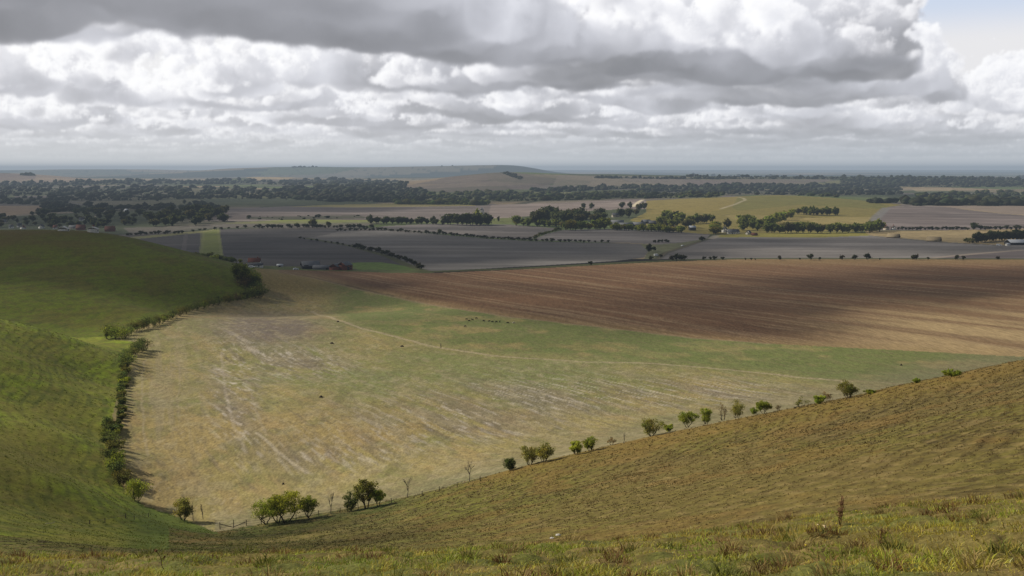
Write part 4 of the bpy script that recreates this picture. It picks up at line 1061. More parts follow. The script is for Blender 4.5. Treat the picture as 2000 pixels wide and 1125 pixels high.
put(T_LIT, 1700, 455, 24, 1.0, 'tree', 'tree', 'broad tree at the right end of the long belt, by the grey track'); put(T_LIT, 1714, 452, 26, 1.0, 'tree', 'tree', 'last tree of the long belt, nearest the pair of gabled houses')
row(B_DARK, [(1752,449),(1895,449)], 20, (6, 9), 1.2, 'bush', 'bush', 'low bush in the hedge above the straw field', 'bushes of the straw field hedge')
put(T_DARK, 1902, 449, 16, 1.1, 'tree', 'tree', 'lone round tree in the hedge above the straw field')
row(B_DARK, [(1908,449),(2030,448)], 12, (7, 11), 1.2, 'bush', 'bush', 'low bush in the hedge running out at the right, beyond the lone round tree', 'bushes of the right hand hedge')
row(T_DARK, [(1906,474),(1960,470),(2030,468)], 15, (17, 24), 1.2, 'tree', 'tree', 'dark tree in the thicket behind the long white roofed shed', 'trees of the shed thicket')
row(B_MID, [(1884,474),(1902,475)], 3, (8, 11), 1.1, 'bush', 'bush', 'bush at the left foot of the shed thicket', 'bushes by the shed thicket')
row(B_DARK, [(244,461),(300,458),(362,456)], 13, (7, 10), 1.2, 'bush', 'bush', 'dark bush in the hedge above the yellow field margin, left', 'bushes above the yellow margin')
row(B_DARK, [(366,454),(400,450),(500,444)], 9, (4, 7), 1.2, 'bush', 'bush', 'tiny bush in the thin hedge right of the yellow margin', 'bushes of the thin hedge')
row(B_DARK, [(500,446),(600,445),(730,446)], 28, (6, 11), 1.2, 'bush', 'bush', 'dark bush in the hedge behind the dark ploughed field', 'bushes behind the dark ploughed field')
put(T_DARK, 611, 443, 19, .9, 'tree', 'tree', 'tree standing tall in the hedge behind the dark ploughed field, left'); put(T_DARK, 642, 443, 13, .9, 'tree', 'tree', 'smaller tree in the hedge behind the dark ploughed field, right'); 
row(B_DARK, [(655,451),(740,450),(860,458)], 26, (5, 8), 1.2, 'bush', 'bush', 'small dark bush in the left part of the long hedge between ploughed fields', 'bushes of the long hedge, left part')
put(T_DARK, 858, 457, 11, 1.0, 'tree', 'tree', 'small tree standing out of the long hedge between ploughed fields')
row(B_DARK, [(862,458),(950,466),(1050,471)], 28, (5, 8), 1.2, 'bush', 'bush', 'small dark bush in the middle part of the long hedge between ploughed fields', 'bushes of the long hedge, middle part')
row(B_DARK, [(1054,472),(1110,473),(1190,474)], 13, (5, 9), 1.1, 'bush', 'bush', 'separate round bush in the gappy right part of the long hedge', 'bushes of the long hedge, right part')
row(B_MID, [(1034,469),(1066,457),(1098,449)], 12, (5, 8), 1.2, 'bush', 'bush', 'bush in the slanting hedge that climbs to the hamlet wood', 'bushes of the slanting hedge')
row(B_DARK, [(694,486),(740,494),(790,510),(826,528)], 19, (9, 13), 1.1, 'bush', 'bush', 'dark bush in the hedge slanting down to the red brick farm field', 'bushes of the farm hedge')
row(B_DARK, [(578,466),(640,474),(690,483)], 9, (4, 7), 1.1, 'bush', 'bush', 'small bush on the field boundary below the dark ploughed field', 'bushes of the faint boundary')
row(B_DARK, [(1272,474),(1308,474)], 6, (6, 9), 1.0, 'bush', 'bush', 'bush in the short row standing in the ploughland left of the lane', 'bushes of the short row')
put(T_DARK, 1268, 492, 17, 1.0, 'tree', 'tree', 'round dark tree left of the lane at the corner of the ploughed field'); put(B_DARK, 1277, 490, 11, 1.0, 'bush', 'bush', 'bush leaning on the round dark tree by the lane')
put(B_DARK, 1271, 509, 11, .9, 'bush', 'bush', 'dark bush at the lane end, below the white van'); put(B_DARK, 1290, 503, 9, .9, 'bush', 'bush', 'small reddish dark bush right of the white van'); put(T_DARK, 1371, 471, 12, 1.0, 'tree', 'tree', 'lone tree where the lane meets the houses')
put(B_DARK, 1153, 518, 11, .85, 'bush', 'bush', 'lone dark bush on the field edge left of the lane end')
for px, h in ((1314,14), (1322,15), (1330,13), (1336,12)): put(B_DARK, px, 509, h, .95, 'bush', 'bush', 'bush of the solid dark clump right of the lane end', 'bushes of the dark clump')
EDGE = [(1375,10),(1388,9),(1396,11),(1411,9),(1456,6),(1467,6),(1475,4),(1523,12),(1562,5),(1583,14),(1601,8),(1645,13),(1669,12),(1694,15),(1718,5),(1783,12),(1788,15),(1813,7),(1868,13),(1882,10),(1948,10)]
ORD = ['first','second','third','fourth','fifth','sixth','seventh','eighth','ninth','tenth','eleventh','twelfth','thirteenth','fourteenth','fifteenth','sixteenth','seventeenth','eighteenth','nineteenth','twentieth','twenty-first']
for k, (px, h) in enumerate(EDGE):
    put(B_DARK, px, 508 - .3 * (px > 1700), h, .85, 'bush', 'bush', f"{'low' if h < 8 else 'round dark'} bush, {ORD[k]} right of the dark clump along the stubble's far edge", 'bushes along the far edge of the stubble field')
patch_trees(T_DARK, [(285,425),(330,415),(440,415),(445,432),(400,440),(300,443)], 44, (14, 24), 1.1, 'dark tree in the wood right of the village', 'trees of the village wood')
patch_trees(T_DARK, [(0,425),(120,415),(280,415),(280,438),(240,446),(0,444)], 80, (8, 15), 1.1, 'dark tree among the village houses', 'trees in the village')
for px, py, h, lab in ((432,411,9,'small round tree in a field right above the village wood'), (308,394,8,'lone tree in the olive field above the village wood'), (360,398,9,'bushy tree on the olive field edge left of the grey ploughland')): put(T_DARK, px, py, h, 1.0, 'tree', 'tree', lab)

# ---- far woods: read as one mass
def far_wood(name, belts, label):
    VV, TT, CC = [], [], []; nv = 0
    bm = bmesh.new(); bmesh.ops.create_icosphere(bm, subdivisions=1, radius=1); bm.verts.ensure_lookup_table()
    bv = np.array([v.co[:] for v in bm.verts]); bt = np.array([[v.index for v in f.verts] for f in bm.faces]); bm.free()
    r = np.random.default_rng(77)
    for poly, n_, h0, h1, c in belts:
        xs = [p[0] for p in poly]; ys = [p[1] for p in poly]; k = 0; guard = 0
        n_ = int(n_ * 1.7)
        while k < n_ and guard < 60000:
            guard += 1
            px, py = r.uniform(min(xs), max(xs)), r.uniform(min(ys), max(ys))
            if not inpoly(np.array([px]), np.array([py]), poly)[0]: continue
            p = hit(px, py, 1200); H = px2m(h0 * .38 + (h1 - h0 * .38) * r.random() ** 1.7, p[1])
            for q in range(2):
                v = bv * (1 + r.uniform(-.32, .32, (len(bv), 1)))
                f = r.uniform(.6, 1)
                v = v * np.array((H * .55 * f * r.uniform(.8, 2.3), H * .55 * f * r.uniform(.8, 1.4), H * r.uniform(.34, .58))) + np.array((r.normal(0, H * .3), r.normal(0, H * .3), H * .45 * f)) + p
                VV.append(v); TT.append(bt + nv); nv += len(bv)
                CC.append(np.clip(np.array(c) * r.uniform(.45, 1.7) * r.uniform(.85, 1.15, 3) * np.ones((len(bv), 1)) * (.8 + .4 * (v[:, 2:3] - p[2]) / (H + 1e-6)), .005, .3))  # crowns painted darker at the foot and lighter on top, as if lit
            k += 1
    o = link(name, mesh_np(name, np.concatenate(VV), None, np.concatenate(TT), col=np.concatenate(CC), smooth=False, mats=[LEAF]))
    return tag(o, label, 'woodland', None, 'stuff')
far_wood('far_woodland', WOODS, 'dark far-off woods and hedgerow trees across the vale, reading as one mass')

# ------------------------------------------------------------------ grass
def blades(P_, n_per, h, w, spread, colf, r, lean=.45):
    """tufts of bent blades standing at points P_"""
    n_ = len(P_) * n_per
    p = np.repeat(P_, n_per, 0); hh = np.repeat(h, n_per) * r.uniform(.45, 1.15, n_); sp_ = np.repeat(spread, n_per); ww = np.repeat(w, n_per) * r.uniform(.7, 1.3, n_)
    a = r.uniform(0, 2 * math.pi, n_); q = sp_ * np.sqrt(r.random(n_))
    base = p + np.stack([np.cos(a) * q, np.sin(a) * q, -.03 * np.ones(n_)], 1)
    a2 = a + r.normal(0, .9, n_); ln = hh * np.abs(r.normal(lean, .3, n_))
    out = np.stack([np.cos(a2), np.sin(a2), np.zeros(n_)], 1)
    f = r.uniform(0, 2 * math.pi, n_); side = np.stack([np.cos(f), np.sin(f), np.zeros(n_)], 1) * ww[:, None] * .5
    mid = base + out * (ln * .35)[:, None]; mid[:, 2] += hh * .6
    tip = base + out * ln[:, None]; tip[:, 2] += hh * r.uniform(.75, 1.0, n_)
    V = np.stack([base - side, base + side, mid + side * .75, mid - side * .75, tip], 1).reshape(-1, 3)
    o = np.arange(n_) * 5
    Qb = np.stack([o, o + 1, o + 2, o + 3], 1); Tb = np.stack([o + 3, o + 2, o + 4], 1)
    C = colf(p, n_, r)
    C5 = np.repeat(C[:, None, :], 5, 1); C5[:, :2] *= .68; C5[:, 4] *= 1.15  # shade at the blade feet and light on the tips put into the colour
    return V, Qb, Tb, C5.reshape(-1, 3)
r = np.random.default_rng(5)
def fg_col(p, n_, r):
    g_ = fbm(p[:, 0] / 1.3, p[:, 1] / 1.9, 80, 4) + r.normal(0, .055, n_)
    u = fbm(p[:, 0] / .55, p[:, 1] / .7, 83, 3) + r.normal(0, .07, n_)
    c = np.tile((.330, .260, .048), (n_, 1))
    def mixin(c2, a): c[:] = c * (1 - a[:, None]) + np.array(c2) * a[:, None]
    mixin((.225, .260, .034), sstep(.40, .54, g_)); mixin((.140, .185, .026), sstep(.60, .72, g_) * .8)
    mixin((.380, .250, .075), sstep(.54, .66, u) * .75); mixin((.46, .36, .17), (r.random(n_) < .10) * .8)
    mixin((.120, .065, .026), sstep(.34, .25, u) * .7)
    h_ = _hash((p[:, 0] * 977).astype(np.int64), (p[:, 1] * 991).astype(np.int64), 3)
    return c * np.array((1.22, 1.28, .95)) * (.68 + .75 * h_)[:, None] * r.uniform(.8, 1.25, (n_, 1))
nt_ = 46000
Yt = 5.6 + 18 * r.random(nt_) ** 1.5; St = r.uniform(-.60, .60, nt_); Xt = St * (Yt + W0) * .95
Pt = np.stack([Xt, Yt, ground(Xt, Yt)], 1)
tus = fbm(Xt / .75, Yt / .9, 90, 3)
hT = .025 + .055 * sstep(.46, .70, tus) + .03 * r.random(nt_)
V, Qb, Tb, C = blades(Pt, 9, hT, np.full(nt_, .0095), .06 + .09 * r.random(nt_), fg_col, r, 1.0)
nk_ = 420
Yk = 7 + 14 * r.random(nk_); Xk = r.uniform(-.58, .58, nk_) * (Yk + W0) * .95
Pk = np.stack([Xk, Yk, ground(Xk, Yk)], 1)
def tk_col(p, n_, r):
    h_ = _hash((p[:, 0] * 977).astype(np.int64), (p[:, 1] * 991).astype(np.int64), 8)
    c = np.where((h_ < .45)[:, None], np.array((.20, .115, .040)), np.where((h_ < .75)[:, None], np.array((.17, .18, .035)), np.array((.34, .25, .09))))
    return c * r.uniform(.55, 1.35, (n_, 1))
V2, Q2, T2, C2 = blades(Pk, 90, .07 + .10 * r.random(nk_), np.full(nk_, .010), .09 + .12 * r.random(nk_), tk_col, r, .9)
C = np.concatenate([C, C2]); Qb = np.concatenate([Qb, Q2 + len(V)]); Tb = np.concatenate([Tb, T2 + len(V)]); V = np.concatenate([V, V2])
tag(link('foreground_grass', mesh_np('foreground_grass', V, Qb, Tb, col=np.clip(C, .004, .5), smooth=False, mats=[GRASS])), 'rough sunlit grass with straw tufts on the brow at the bottom', 'grass', None, 'stuff')

def sl_col(p, n_, r):
    qx, qy = project(p[:, 0], p[:, 1], p[:, 2])
    lf = sstep(950, 480, qx)
    c = np.array((.140, .106, .034)) * (1 - lf[:, None]) + np.array((.098, .115, .022)) * lf[:, None]
    u = fbm(p[:, 0] / 7, p[:, 1] / 9, 95, 3); 
    c = c * (.62 + .76 * sstep(.3, .7, u))[:, None]
    v = _hash((p[:, 0] * 977).astype(np.int64), (p[:, 1] * 991).astype(np.int64), 12)
    c[v < .40] *= np.array((.50, .47, .50)); c[v > .86] *= np.array((1.45, 1.3, 1.4)); m_ = (v > .6) & (v < .75); c[m_] *= np.array((1.15, .82, .9))
    return c * r.uniform(.75, 1.25, (n_, 1))
def slope_tufts(n_, y0, y1, s0, s1, reg, dens_thr):
    Y = np.exp(r.uniform(math.log(y0), math.log(y1), n_)); X = r.uniform(s0, s1, n_) * (Y + W0)
    j = np.clip(np.searchsorted(YS, Y) - 1, 0, NY - 2); i = np.clip(((X / (Y + W0)) - US[0]) / (US[1] - US[0]), 0, NU - 2).astype(int)
    ok = np.isin(REG_ID[j, i], reg)
    zz = ground(X, Y); hh_ = zz + 2.2 * fbm(X / 18, Y / 18, 77, 3)
    t_ = np.sin(hh_ * 2 * math.pi / .62 + 3.2 * fbm(X / 5, Y / 5, 41, 3)) * .5 + .5
    ok &= (t_ * .6 + fbm(X / 2.5, Y / 2.5, 96, 2) * .8) > dens_thr
    return np.stack([X, Y, zz], 1)[ok]
Pt = slope_tufts(110000, 34, 190, -.5, .62, [0], .62)
sc_ = np.clip(Pt[:, 1] / 90, .55, 1.6)
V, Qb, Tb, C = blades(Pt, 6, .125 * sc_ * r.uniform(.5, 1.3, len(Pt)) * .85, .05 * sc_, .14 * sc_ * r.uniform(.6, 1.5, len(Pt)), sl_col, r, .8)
tag(link('slope_grass', mesh_np('slope_grass', V, Qb, Tb, col=np.clip(C, .004, .4), smooth=False, mats=[GRASS])), 'tussocky brown grass on the near hillside', 'grass', None, 'stuff')
Pt = slope_tufts(30000, 95, 340, -.62, -.26, [1], .74)
sc_ = np.clip(Pt[:, 1] / 110, .8, 2.6)
def lh_col(p, n_, r):
    c = np.tile((.130, .160, .016), (n_, 1)); v = r.random(n_); c[v < .3] *= .55; c[v > .88] = (.17, .145, .03)
    return c * r.uniform(.75, 1.25, (n_, 1))
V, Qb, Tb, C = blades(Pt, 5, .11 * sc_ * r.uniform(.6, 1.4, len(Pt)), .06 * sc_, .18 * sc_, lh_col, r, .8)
tag(link('hill_tussock_grass', mesh_np('hill_tussock_grass', V, Qb, Tb, col=np.clip(C, .004, .4), smooth=False, mats=[GRASS])), 'green tussocks over the lower left hillside', 'grass', None, 'stuff')

# ---- seeding plants, flowers and stones in the foreground
RUST = plain_mat('rusty seed heads', (.20, .095, .050), .9, 30, .35); STALK = plain_mat('dry stalk', (.11, .065, .03), .9, 30, .3)
CREAM = plain_mat('cream flower heads', (.55, .42, .24), .8, 40, .2); YELLOW = plain_mat('yellow petals', (.62, .48, .02), .6, 40, .15); GSTEM = plain_mat('green stem', (.07, .09, .02), .8, 30, .2)
CHALK = plain_mat('chalk stone', (.55, .52, .46), .9, 6, .2)
def dock(px, py, hpx, lab, seed, nst=3, dens_=150):
    r = np.random.default_rng(seed); p = hit(px, py); H = px2m(hpx, p[1])
    root = empty('dock_plant', p, 0, lab, 'plant')
    segs = []; C = []
    for k in range(nst):
        a = r.uniform(0, 6.28); tip = np.array((math.cos(a) * H * .17, math.sin(a) * H * .17, H * r.uniform(.55, .95)))
        if k == 0: tip = np.array((.01 * H, 0, H))
        segs += branch((0, 0, -.02), tip, H * .012, H * .005, r, 4, .1)
        for _ in range(9):
            t = r.uniform(.3, .92); b = tip * t; d = np.array((r.normal(), r.normal(), .9)); d /= np.linalg.norm(d); L = H * .24 * (1.15 - t)
            segs.append((b, b + d * L, H * .005, H * .002))
            n_ = dens_ // (9 * nst) + 3
            C.append(b + d * L * r.random((n_, 1)) + r.normal(0, H * .016, (n_, 3)))
        n_ = dens_ // nst; t = r.uniform(.35, 1.0, n_); C.append(tip * t[:, None] + r.normal(0, H * .022, (n_, 3)))
    C = np.concatenate(C)
    V, Qd = tubes(segs, 4); link('stem', mesh_np('stem', V, Qd, mats=[STALK]), root)
    LV, LQ, LC = leaves(C, H * r.uniform(.018, .038, len(C)), np.ones((len(C), 3)), r); link('seed_head', mesh_np('seed_head', LV, LQ, smooth=False, mats=[RUST]), root)
dock(1641,1028,66,'tall rust brown dock gone to seed on the right of the grassy brow',21,4,230)
dock(1719,1076,46,'shorter rust brown dock standing below the tall one',22,1,120)
def stalk(px, py, hpx, lean, lab, seed):
    r = np.random.default_rng(seed); p = hit(px, py); H = px2m(hpx, p[1])
    root = empty('dead_thistle', p, 0, lab, 'plant'); tip = np.array((lean * H, 0, H))
    segs = branch((0, 0, -.02), tip * .55 + np.array((.02, 0, 0)), H * .022, H * .016, r, 3, .1) + branch(tip * .55 + np.array((.02, 0, 0)), tip, H * .016, H * .012, r, 2, .1)
    segs += branch(tip * .6, tip * .6 + np.array((.22 * H, 0, .12 * H)), H * .010, H * .006, r, 2, .1) + branch(tip * .3, tip * .3 + np.array((-.2 * H, .05, .1 * H)), H * .010, H * .006, r, 2, .1)
    V, Qd = tubes(segs, 5); link('stem', mesh_np('stem', V, Qd, mats=[STALK]), root)
    d = r.normal(0, 1, (60, 3)); d /= np.linalg.norm(d, axis=1)[:, None]
    C = np.concatenate([tip + d * H * .05, tip * .6 + np.array((.22 * H, 0, .12 * H)) + d[:25] * H * .03])
    LV, LQ, LC = leaves(C, np.full(len(C), H * .06), np.ones((len(C), 3)), r); link('seed_head', mesh_np('seed_head', LV, LQ, smooth=False, mats=[RUST]), root)
stalk(322,1118,46,-.35,'bent dark dead thistle stalk on the brow at the lower left',23)
def disc_plant(name, px, py, hpx, heads, hr, mat, lab, cat, seed, group=None):
    r = np.random.default_rng(seed); p = hit(px, py); H = max(px2m(hpx, p[1]), .04)
    root = empty(name, p, 0, lab, cat, group); segs = []; hv, hq, ht = [], [], []; nv = 0
    for k in range(heads):
        a = r.uniform(0, 6.28); tip = np.array((math.cos(a) * H * .35 * (heads > 1), math.sin(a) * H * .25 * (heads > 1), H * r.uniform(.75, 1)))
        segs += branch((0, 0, -.03), tip, .004, .002, r, 2, .1)
        m_ = 8; ring = np.array([(math.cos(6.283 * i / m_) * hr * (1 if i % 2 else .72), math.sin(6.283 * i / m_) * hr * (1 if i % 2 else .72), hr * .12) for i in range(m_)])
        v = np.concatenate([ring, [(0, 0, hr * .35), (0, 0, -hr * .3)]]) + tip
        hv.append(v); ht += [(nv + i, nv + (i + 1) % m_, nv + m_) for i in range(m_)] + [(nv + (i + 1) % m_, nv + i, nv + m_ + 1) for i in range(m_)]; nv += m_ + 2
    V, Qd = tubes(segs, 4); link('stem', mesh_np('stem', V, Qd, mats=[GSTEM]), root)
    link('flower_head', mesh_np('flower_head', np.concatenate(hv), None, np.array(ht), smooth=False, mats=[mat]), root)
disc_plant('yarrow_plant', 1603, 1046, 24, 5, .021, CREAM, 'cream flat topped yarrow heads left of the tall dock', 'plant', 31)
for k, (px, py, lab) in enumerate(((1683,1014,'yellow flower right of the tall dock, larger of two'), (1672,1008,'yellow flower right of the tall dock, smaller of two'), (1634,1032,'yellow flower at the foot of the tall dock'), (1899,1056,'single yellow flower in the green patch at the right'), (1574,1074,'low yellow flower in brown grass left of the shorter dock'), (1720,1062,'orange yellow flower against the shorter dock'), (140,1106,'yellow flower on the brow at the far left'))):
    disc_plant('yellow_flower', px, py, 12, 1, .018, YELLOW, lab, 'flower', 40 + k, 'yellow flowers in the foreground grass')
def stone(px, py, wpx, hpx, lab, seed):
    p = hit(px, py, 25); w = px2m(wpx, p[1]); h = px2m(hpx, p[1])
    bm = bmesh.new(); bmesh.ops.create_icosphere(bm, subdivisions=2, radius=.5); rr = random.Random(seed)
    for v in bm.verts: v.co = Vector((v.co.x * w * rr.uniform(.8, 1.2), v.co.y * w * .7 * rr.uniform(.8, 1.2), v.co.z * h * rr.uniform(.8, 1.25) + h * .25))
    me = bpy.data.meshes.new('chalk_stone'); bm.to_mesh(me); bm.free(); me.materials.append(CHALK)
    o = link('chalk_stone', me); o.location = p; tag(o, lab, 'stone')
stone(927,1081,14,9,'white chalk lump poking up just behind the grassy brow',1)
stone(1090,1046,12,5,'flat pale chalk stone on the lower hillside right of the white lump',2)
stone(1078,1052,9,4,'small pale stone just below the flat chalk stone',3)
EARTH = plain_mat('dark earth', (.060, .048, .032), .95, 4, .3)
for k, (px, py, w, h, lab) in enumerate(((785,677,9,3,'dark earth heap above the left half of the pale track'), (648,671,9,3,'dark earth heap near the grey bare patch'), (627,776,9,4,'dark earth heap in the middle of the pale field'), (660,629,6,3,'dark small heap near the upper end of the pale track'), (1760,714,5,4,'dark heap alone on the green strip far to the right'), (553,946,6,4,'dark heap above the bright green clump of hawthorns'))):
    p = hit(px, py, 25); w = px2m(w, p[1]); h = px2m(h, p[1]); rr = np.random.default_rng(k)
    a_, e_ = np.meshgrid(np.arange(14) / 14 * 2 * math.pi, np.linspace(0, 1, 6)); rad = (1 - e_ * .999) * (1 + .3 * (rr.random(a_.shape) - .5))
    Vh = np.stack([np.cos(a_) * rad * w * .5, np.sin(a_) * rad * w * .45, -.1 + (h + .1) * np.sin(e_ * math.pi / 2) ** .8 + 0 * a_], -1).reshape(-1, 3)
    ixh = np.arange(84).reshape(6, 14); Qh = np.stack([ixh[:-1], np.roll(ixh[:-1], -1, 1), np.roll(ixh[1:], -1, 1), ixh[1:]], -1).reshape(-1, 4)
    o = link('earth_heap', mesh_np('earth_heap', Vh, Qh, mats=[EARTH])); o.location = p; tag(o, lab, 'earth heap')
p = hit(96, 1026, 25); V, Qd = tubes(branch((-.7, 0, .05), (.75, 0, .42), .05, .03, np.random.default_rng(4), 3, .1), 5)
o = link('fallen_branch', mesh_np('fallen_branch', V, Qd, mats=[plain_mat('bleached wood', (.30, .27, .22), .9, 5, .2)])); o.location = p; tag(o, 'bleached fallen branch in the grass at the lower left', 'branch')

# ------------------------------------------------------------------ fence at the foot of the slope
WOOD = plain_mat('weathered wood', (.075, .062, .050), .9, 8, .3); WIRE = plain_mat('fence wire', (.09, .08, .07), .6, 20, .2)
fp = [(430,1034,15),(456,1031,17),(481,1027,12),(510,1024,14),(578,1016,14),(623,1008,12),(664,1001,10),(700,995,10),(765,982,10),(825,968,10),(858,960,11),(893,951,9),(938,940,10)]
W_ = [hit(a, b) for a, b, _ in fp]; P0 = W_[0]
fen = empty('post_and_wire_fence', P0, 0, 'old wire fence with dark wooden posts between the pale field and the brown slope', 'fence')
for (a, b, hp), w_ in zip(fp, W_):
    Hh = px2m(hp, w_[1]); rr = random.Random(a); d = w_ - P0
    V, Qd = tubes([(d + np.array((0, 0, -.3)), d + np.array((rr.uniform(-.1, .1), 0, Hh)), .065, .06), (d + np.array((0, 0, Hh)), d + np.array((0, 0, Hh + .02)), .06, .01)], 6)
    link('post', mesh_np('post', V, Qd, mats=[WOOD]), fen)
for hh in (.35, .75):
    sg = []
    for a, b in zip(W_[:-1], W_[1:]):
        n_ = 4
        for k in range(n_):
            q0 = a + (b - a) * k / n_; q1 = a + (b - a) * (k + 1) / n_
            if k: q0 = np.array((q0[0], q0[1], max(q0[2], float(ground(q0[0], q0[1])))))
            if k < n_ - 1: q1 = np.array((q1[0], q1[1], max(q1[2], float(ground(q1[0], q1[1])))))
            sg.append((q0 - P0 + np.array((0, 0, hh)), q1 - P0 + np.array((0, 0, hh)), .018, .018))
    V, Qd = tubes(sg, 4); link('wire', mesh_np('wire', V, Qd, mats=[WIRE]), fen)
a, b = W_[0] - P0, W_[1] - P0
V, Qd = tubes([(a + np.array((.05, -.1, 1.0)), b + np.array((-.1, -.1, .15)), .07, .06)], 6); link('brace_rail', mesh_np('brace_rail', V, Qd, mats=[WOOD]), fen)
b, c = W_[1] - P0, W_[2] - P0
V, Qd = tubes([(b + np.array((.05, -.1, .2)), c + np.array((-.1, -.1, .7)), .06, .06)], 6); link('brace_rail', mesh_np('brace_rail', V, Qd, mats=[WOOD]), fen)
lf = [(290,1010,9),(262,1015,8),(245,1012,10),(205,1021,10),(175,1024,9)]
W_ = [hit(a, b) for a, b, _ in lf]; P0 = W_[0]
fen = empty('post_and_wire_fence', P0, 0, 'short line of small fence posts in the lower left valley grass', 'fence')
for (a, b, hp), w_ in zip(lf, W_):
    d = w_ - P0; V, Qd = tubes([(d + np.array((0, 0, -.2)), d + np.array((.03, 0, px2m(hp, w_[1]))), .06, .055)], 6); link('post', mesh_np('post', V, Qd, mats=[WOOD]), fen)
V, Qd = tubes([(a - P0 + np.array((0, 0, .5)), b - P0 + np.array((0, 0, .5)), .015, .015) for a, b in zip(W_[:-1], W_[1:])], 4); link('wire', mesh_np('wire', V, Qd, mats=[WIRE]), fen)

# ------------------------------------------------------------------ animals and walker: one skinned surface each
def skinned(name, pts, edges, radii, mat, sub=1):
    me = bpy.data.meshes.new(name); me.from_pydata(pts, edges, []); o = bpy.data.objects.new(name, me); COL.objects.link(o)
    md = o.modifiers.new('skin', 'SKIN'); 
    for i, rd in enumerate(radii): me.skin_vertices[0].data[i].radius = (rd, rd) if not isinstance(rd, tuple) else rd
    me.skin_vertices[0].data[0].use_root = True
    if sub: s_ = o.modifiers.new('sub', 'SUBSURF'); s_.levels = sub; s_.render_levels = sub
    dg = bpy.context.evaluated_depsgraph_get(); m2 = bpy.data.meshes.new_from_object(o.evaluated_get(dg)); m2.name = name
    bpy.data.objects.remove(o); m2.materials.clear(); m2.materials.append(mat)
    for f in m2.polygons: f.use_smooth = True
    return m2
BLACKC = plain_mat('dark fleece', (.018, .014, .012), .8, 3, .3); PALEC = plain_mat('pale fleece', (.50, .44, .36), .8, 3, .15)
def sheep_mesh(mat, graze, nm='sheep'):
    hz = .14 if graze else .82
    pts = [(-.34,0,.58),(-.08,0,.56),(.18,0,.57),(.36,0,.60),(.52,0,.52 if graze else .74),(.62,0,hz+.08),(.73,0,hz),(-.48,0,.55),(-.54,0,.40),
           (-.34,.11,.32),(-.36,.11,.17),(-.34,.11,.02),(-.34,-.11,.32),(-.36,-.11,.17),(-.34,-.11,.02),(.30,.11,.32),(.30,.11,.16),(.30,.11,.02),(.30,-.11,.32),(.30,-.11,.16),(.30,-.11,.02),(.60,.13,hz+.13),(.60,-.13,hz+.13)]
    ed = [(0,1),(1,2),(2,3),(3,4),(4,5),(5,6),(0,7),(7,8),(0,9),(9,10),(10,11),(0,12),(12,13),(13,14),(3,15),(15,16),(16,17),(3,18),(18,19),(19,20),(5,21),(5,22)]
    rd = [(.23,.24),(.26,.26),(.25,.25),(.20,.22),(.13,.14),(.08,.09),(.05,.055),(.08,.08),.04,.08,.04,.035,.08,.04,.035,.07,.04,.035,.07,.04,.035,.03,.03]
    return skinned(nm, pts, ed, rd, mat)
cG, cS, cP = sheep_mesh(BLACKC, True), sheep_mesh(BLACKC, False), sheep_mesh(PALEC, True)
for k, (px, py, ang, me_, lab) in enumerate([
 (911,625,0,cG,'black sheep farthest left of the herd on the green strip'), (916,628,.3,cG,'black sheep below the leftmost one of the herd'), (923,626,3.3,cS,'black sheep third from the left of the herd'), (930,623,0,cG,'black sheep standing highest up, left part of the herd'),
 (945,628,2.6,cG,'black sheep on its own left of the evenly spaced line of sheep'), (955,629,0,cS,'first black sheep of the evenly spaced line of sheep'), (962,630,3.0,cG,'second black sheep of the evenly spaced line of sheep'), (969,630,.2,cG,'third black sheep of the evenly spaced line of sheep'), (976,630,1.4,cS,'fourth black sheep of the evenly spaced line of sheep'),
 (992,632,3.1,cG,'black sheep beside the pale one at the right end of the herd'), (1003,632,.1,cP,'pale sheep at the right end of the black herd'), (909,639,2.9,cG,'black sheep apart from the herd, lower left')]):
    o = link('sheep', me_); o.location = hit(px, py); o.rotation_euler = (0, 0, ang); tag(o, lab, 'sheep', 'sheep grazing in the field')
# walker
CLOTH = plain_mat('dark clothing', (.022, .022, .026), .85, 6, .2); SKIN = plain_mat('skin', (.45, .28, .20), .6, 6, .05); HAIR = plain_mat('dark hair', (.03, .02, .015), .8, 20, .2)
pts = [(0,0,.95),(0,0,1.15),(0,0,1.40),(0,.01,1.52),(0,.02,1.62),(0,.02,1.72), (.10,0,.90),(.11,.14,.50),(.11,.05,.08),(.11,.20,.05),(-.10,0,.90),(-.11,.04,.50),(-.11,-.22,.12),(-.11,-.09,.06),
       (.20,0,1.40),(.25,-.08,1.14),(.24,.06,.92),(.235,.10,.84),(-.20,0,1.40),(-.25,.06,1.14),(-.24,.20,.95),(-.235,.24,.87)]
ed = [(0,1),(1,2),(2,3),(3,4),(4,5),(0,6),(6,7),(7,8),(8,9),(0,10),(10,11),(11,12),(12,13),(2,14),(14,15),(15,16),(16,17),(2,18),(18,19),(19,20),(20,21)]
rd = [(.16,.12),(.145,.10),(.17,.11),.06,.095,.08,.095,.07,.05,.04,.095,.07,.05,.04,.07,.05,.04,.04,.07,.05,.04,.04]
wk = empty('person', hit(861,680), -.9, 'person in dark clothes walking along the pale track across the field', 'person')
link('body', skinned('body', pts, ed, rd, CLOTH), wk)
def lathe_ball(c, rx, ry, rz, mat, nm, cut=None):
    bm = bmesh.new(); bmesh.ops.create_uvsphere(bm, u_segments=10, v_segments=8, radius=1)
    if cut is not None: bmesh.ops.delete(bm, geom=[v for v in bm.verts if v.co.z < cut], context='VERTS')
    for v in bm.verts: v.co = Vector((v.co.x * rx + c[0], v.co.y * ry + c[1], v.co.z * rz + c[2]))
    me = bpy.data.meshes.new(nm); bm.to_mesh(me); bm.free(); me.materials.append(mat)
    for f in me.polygons: f.use_smooth = True
    return me
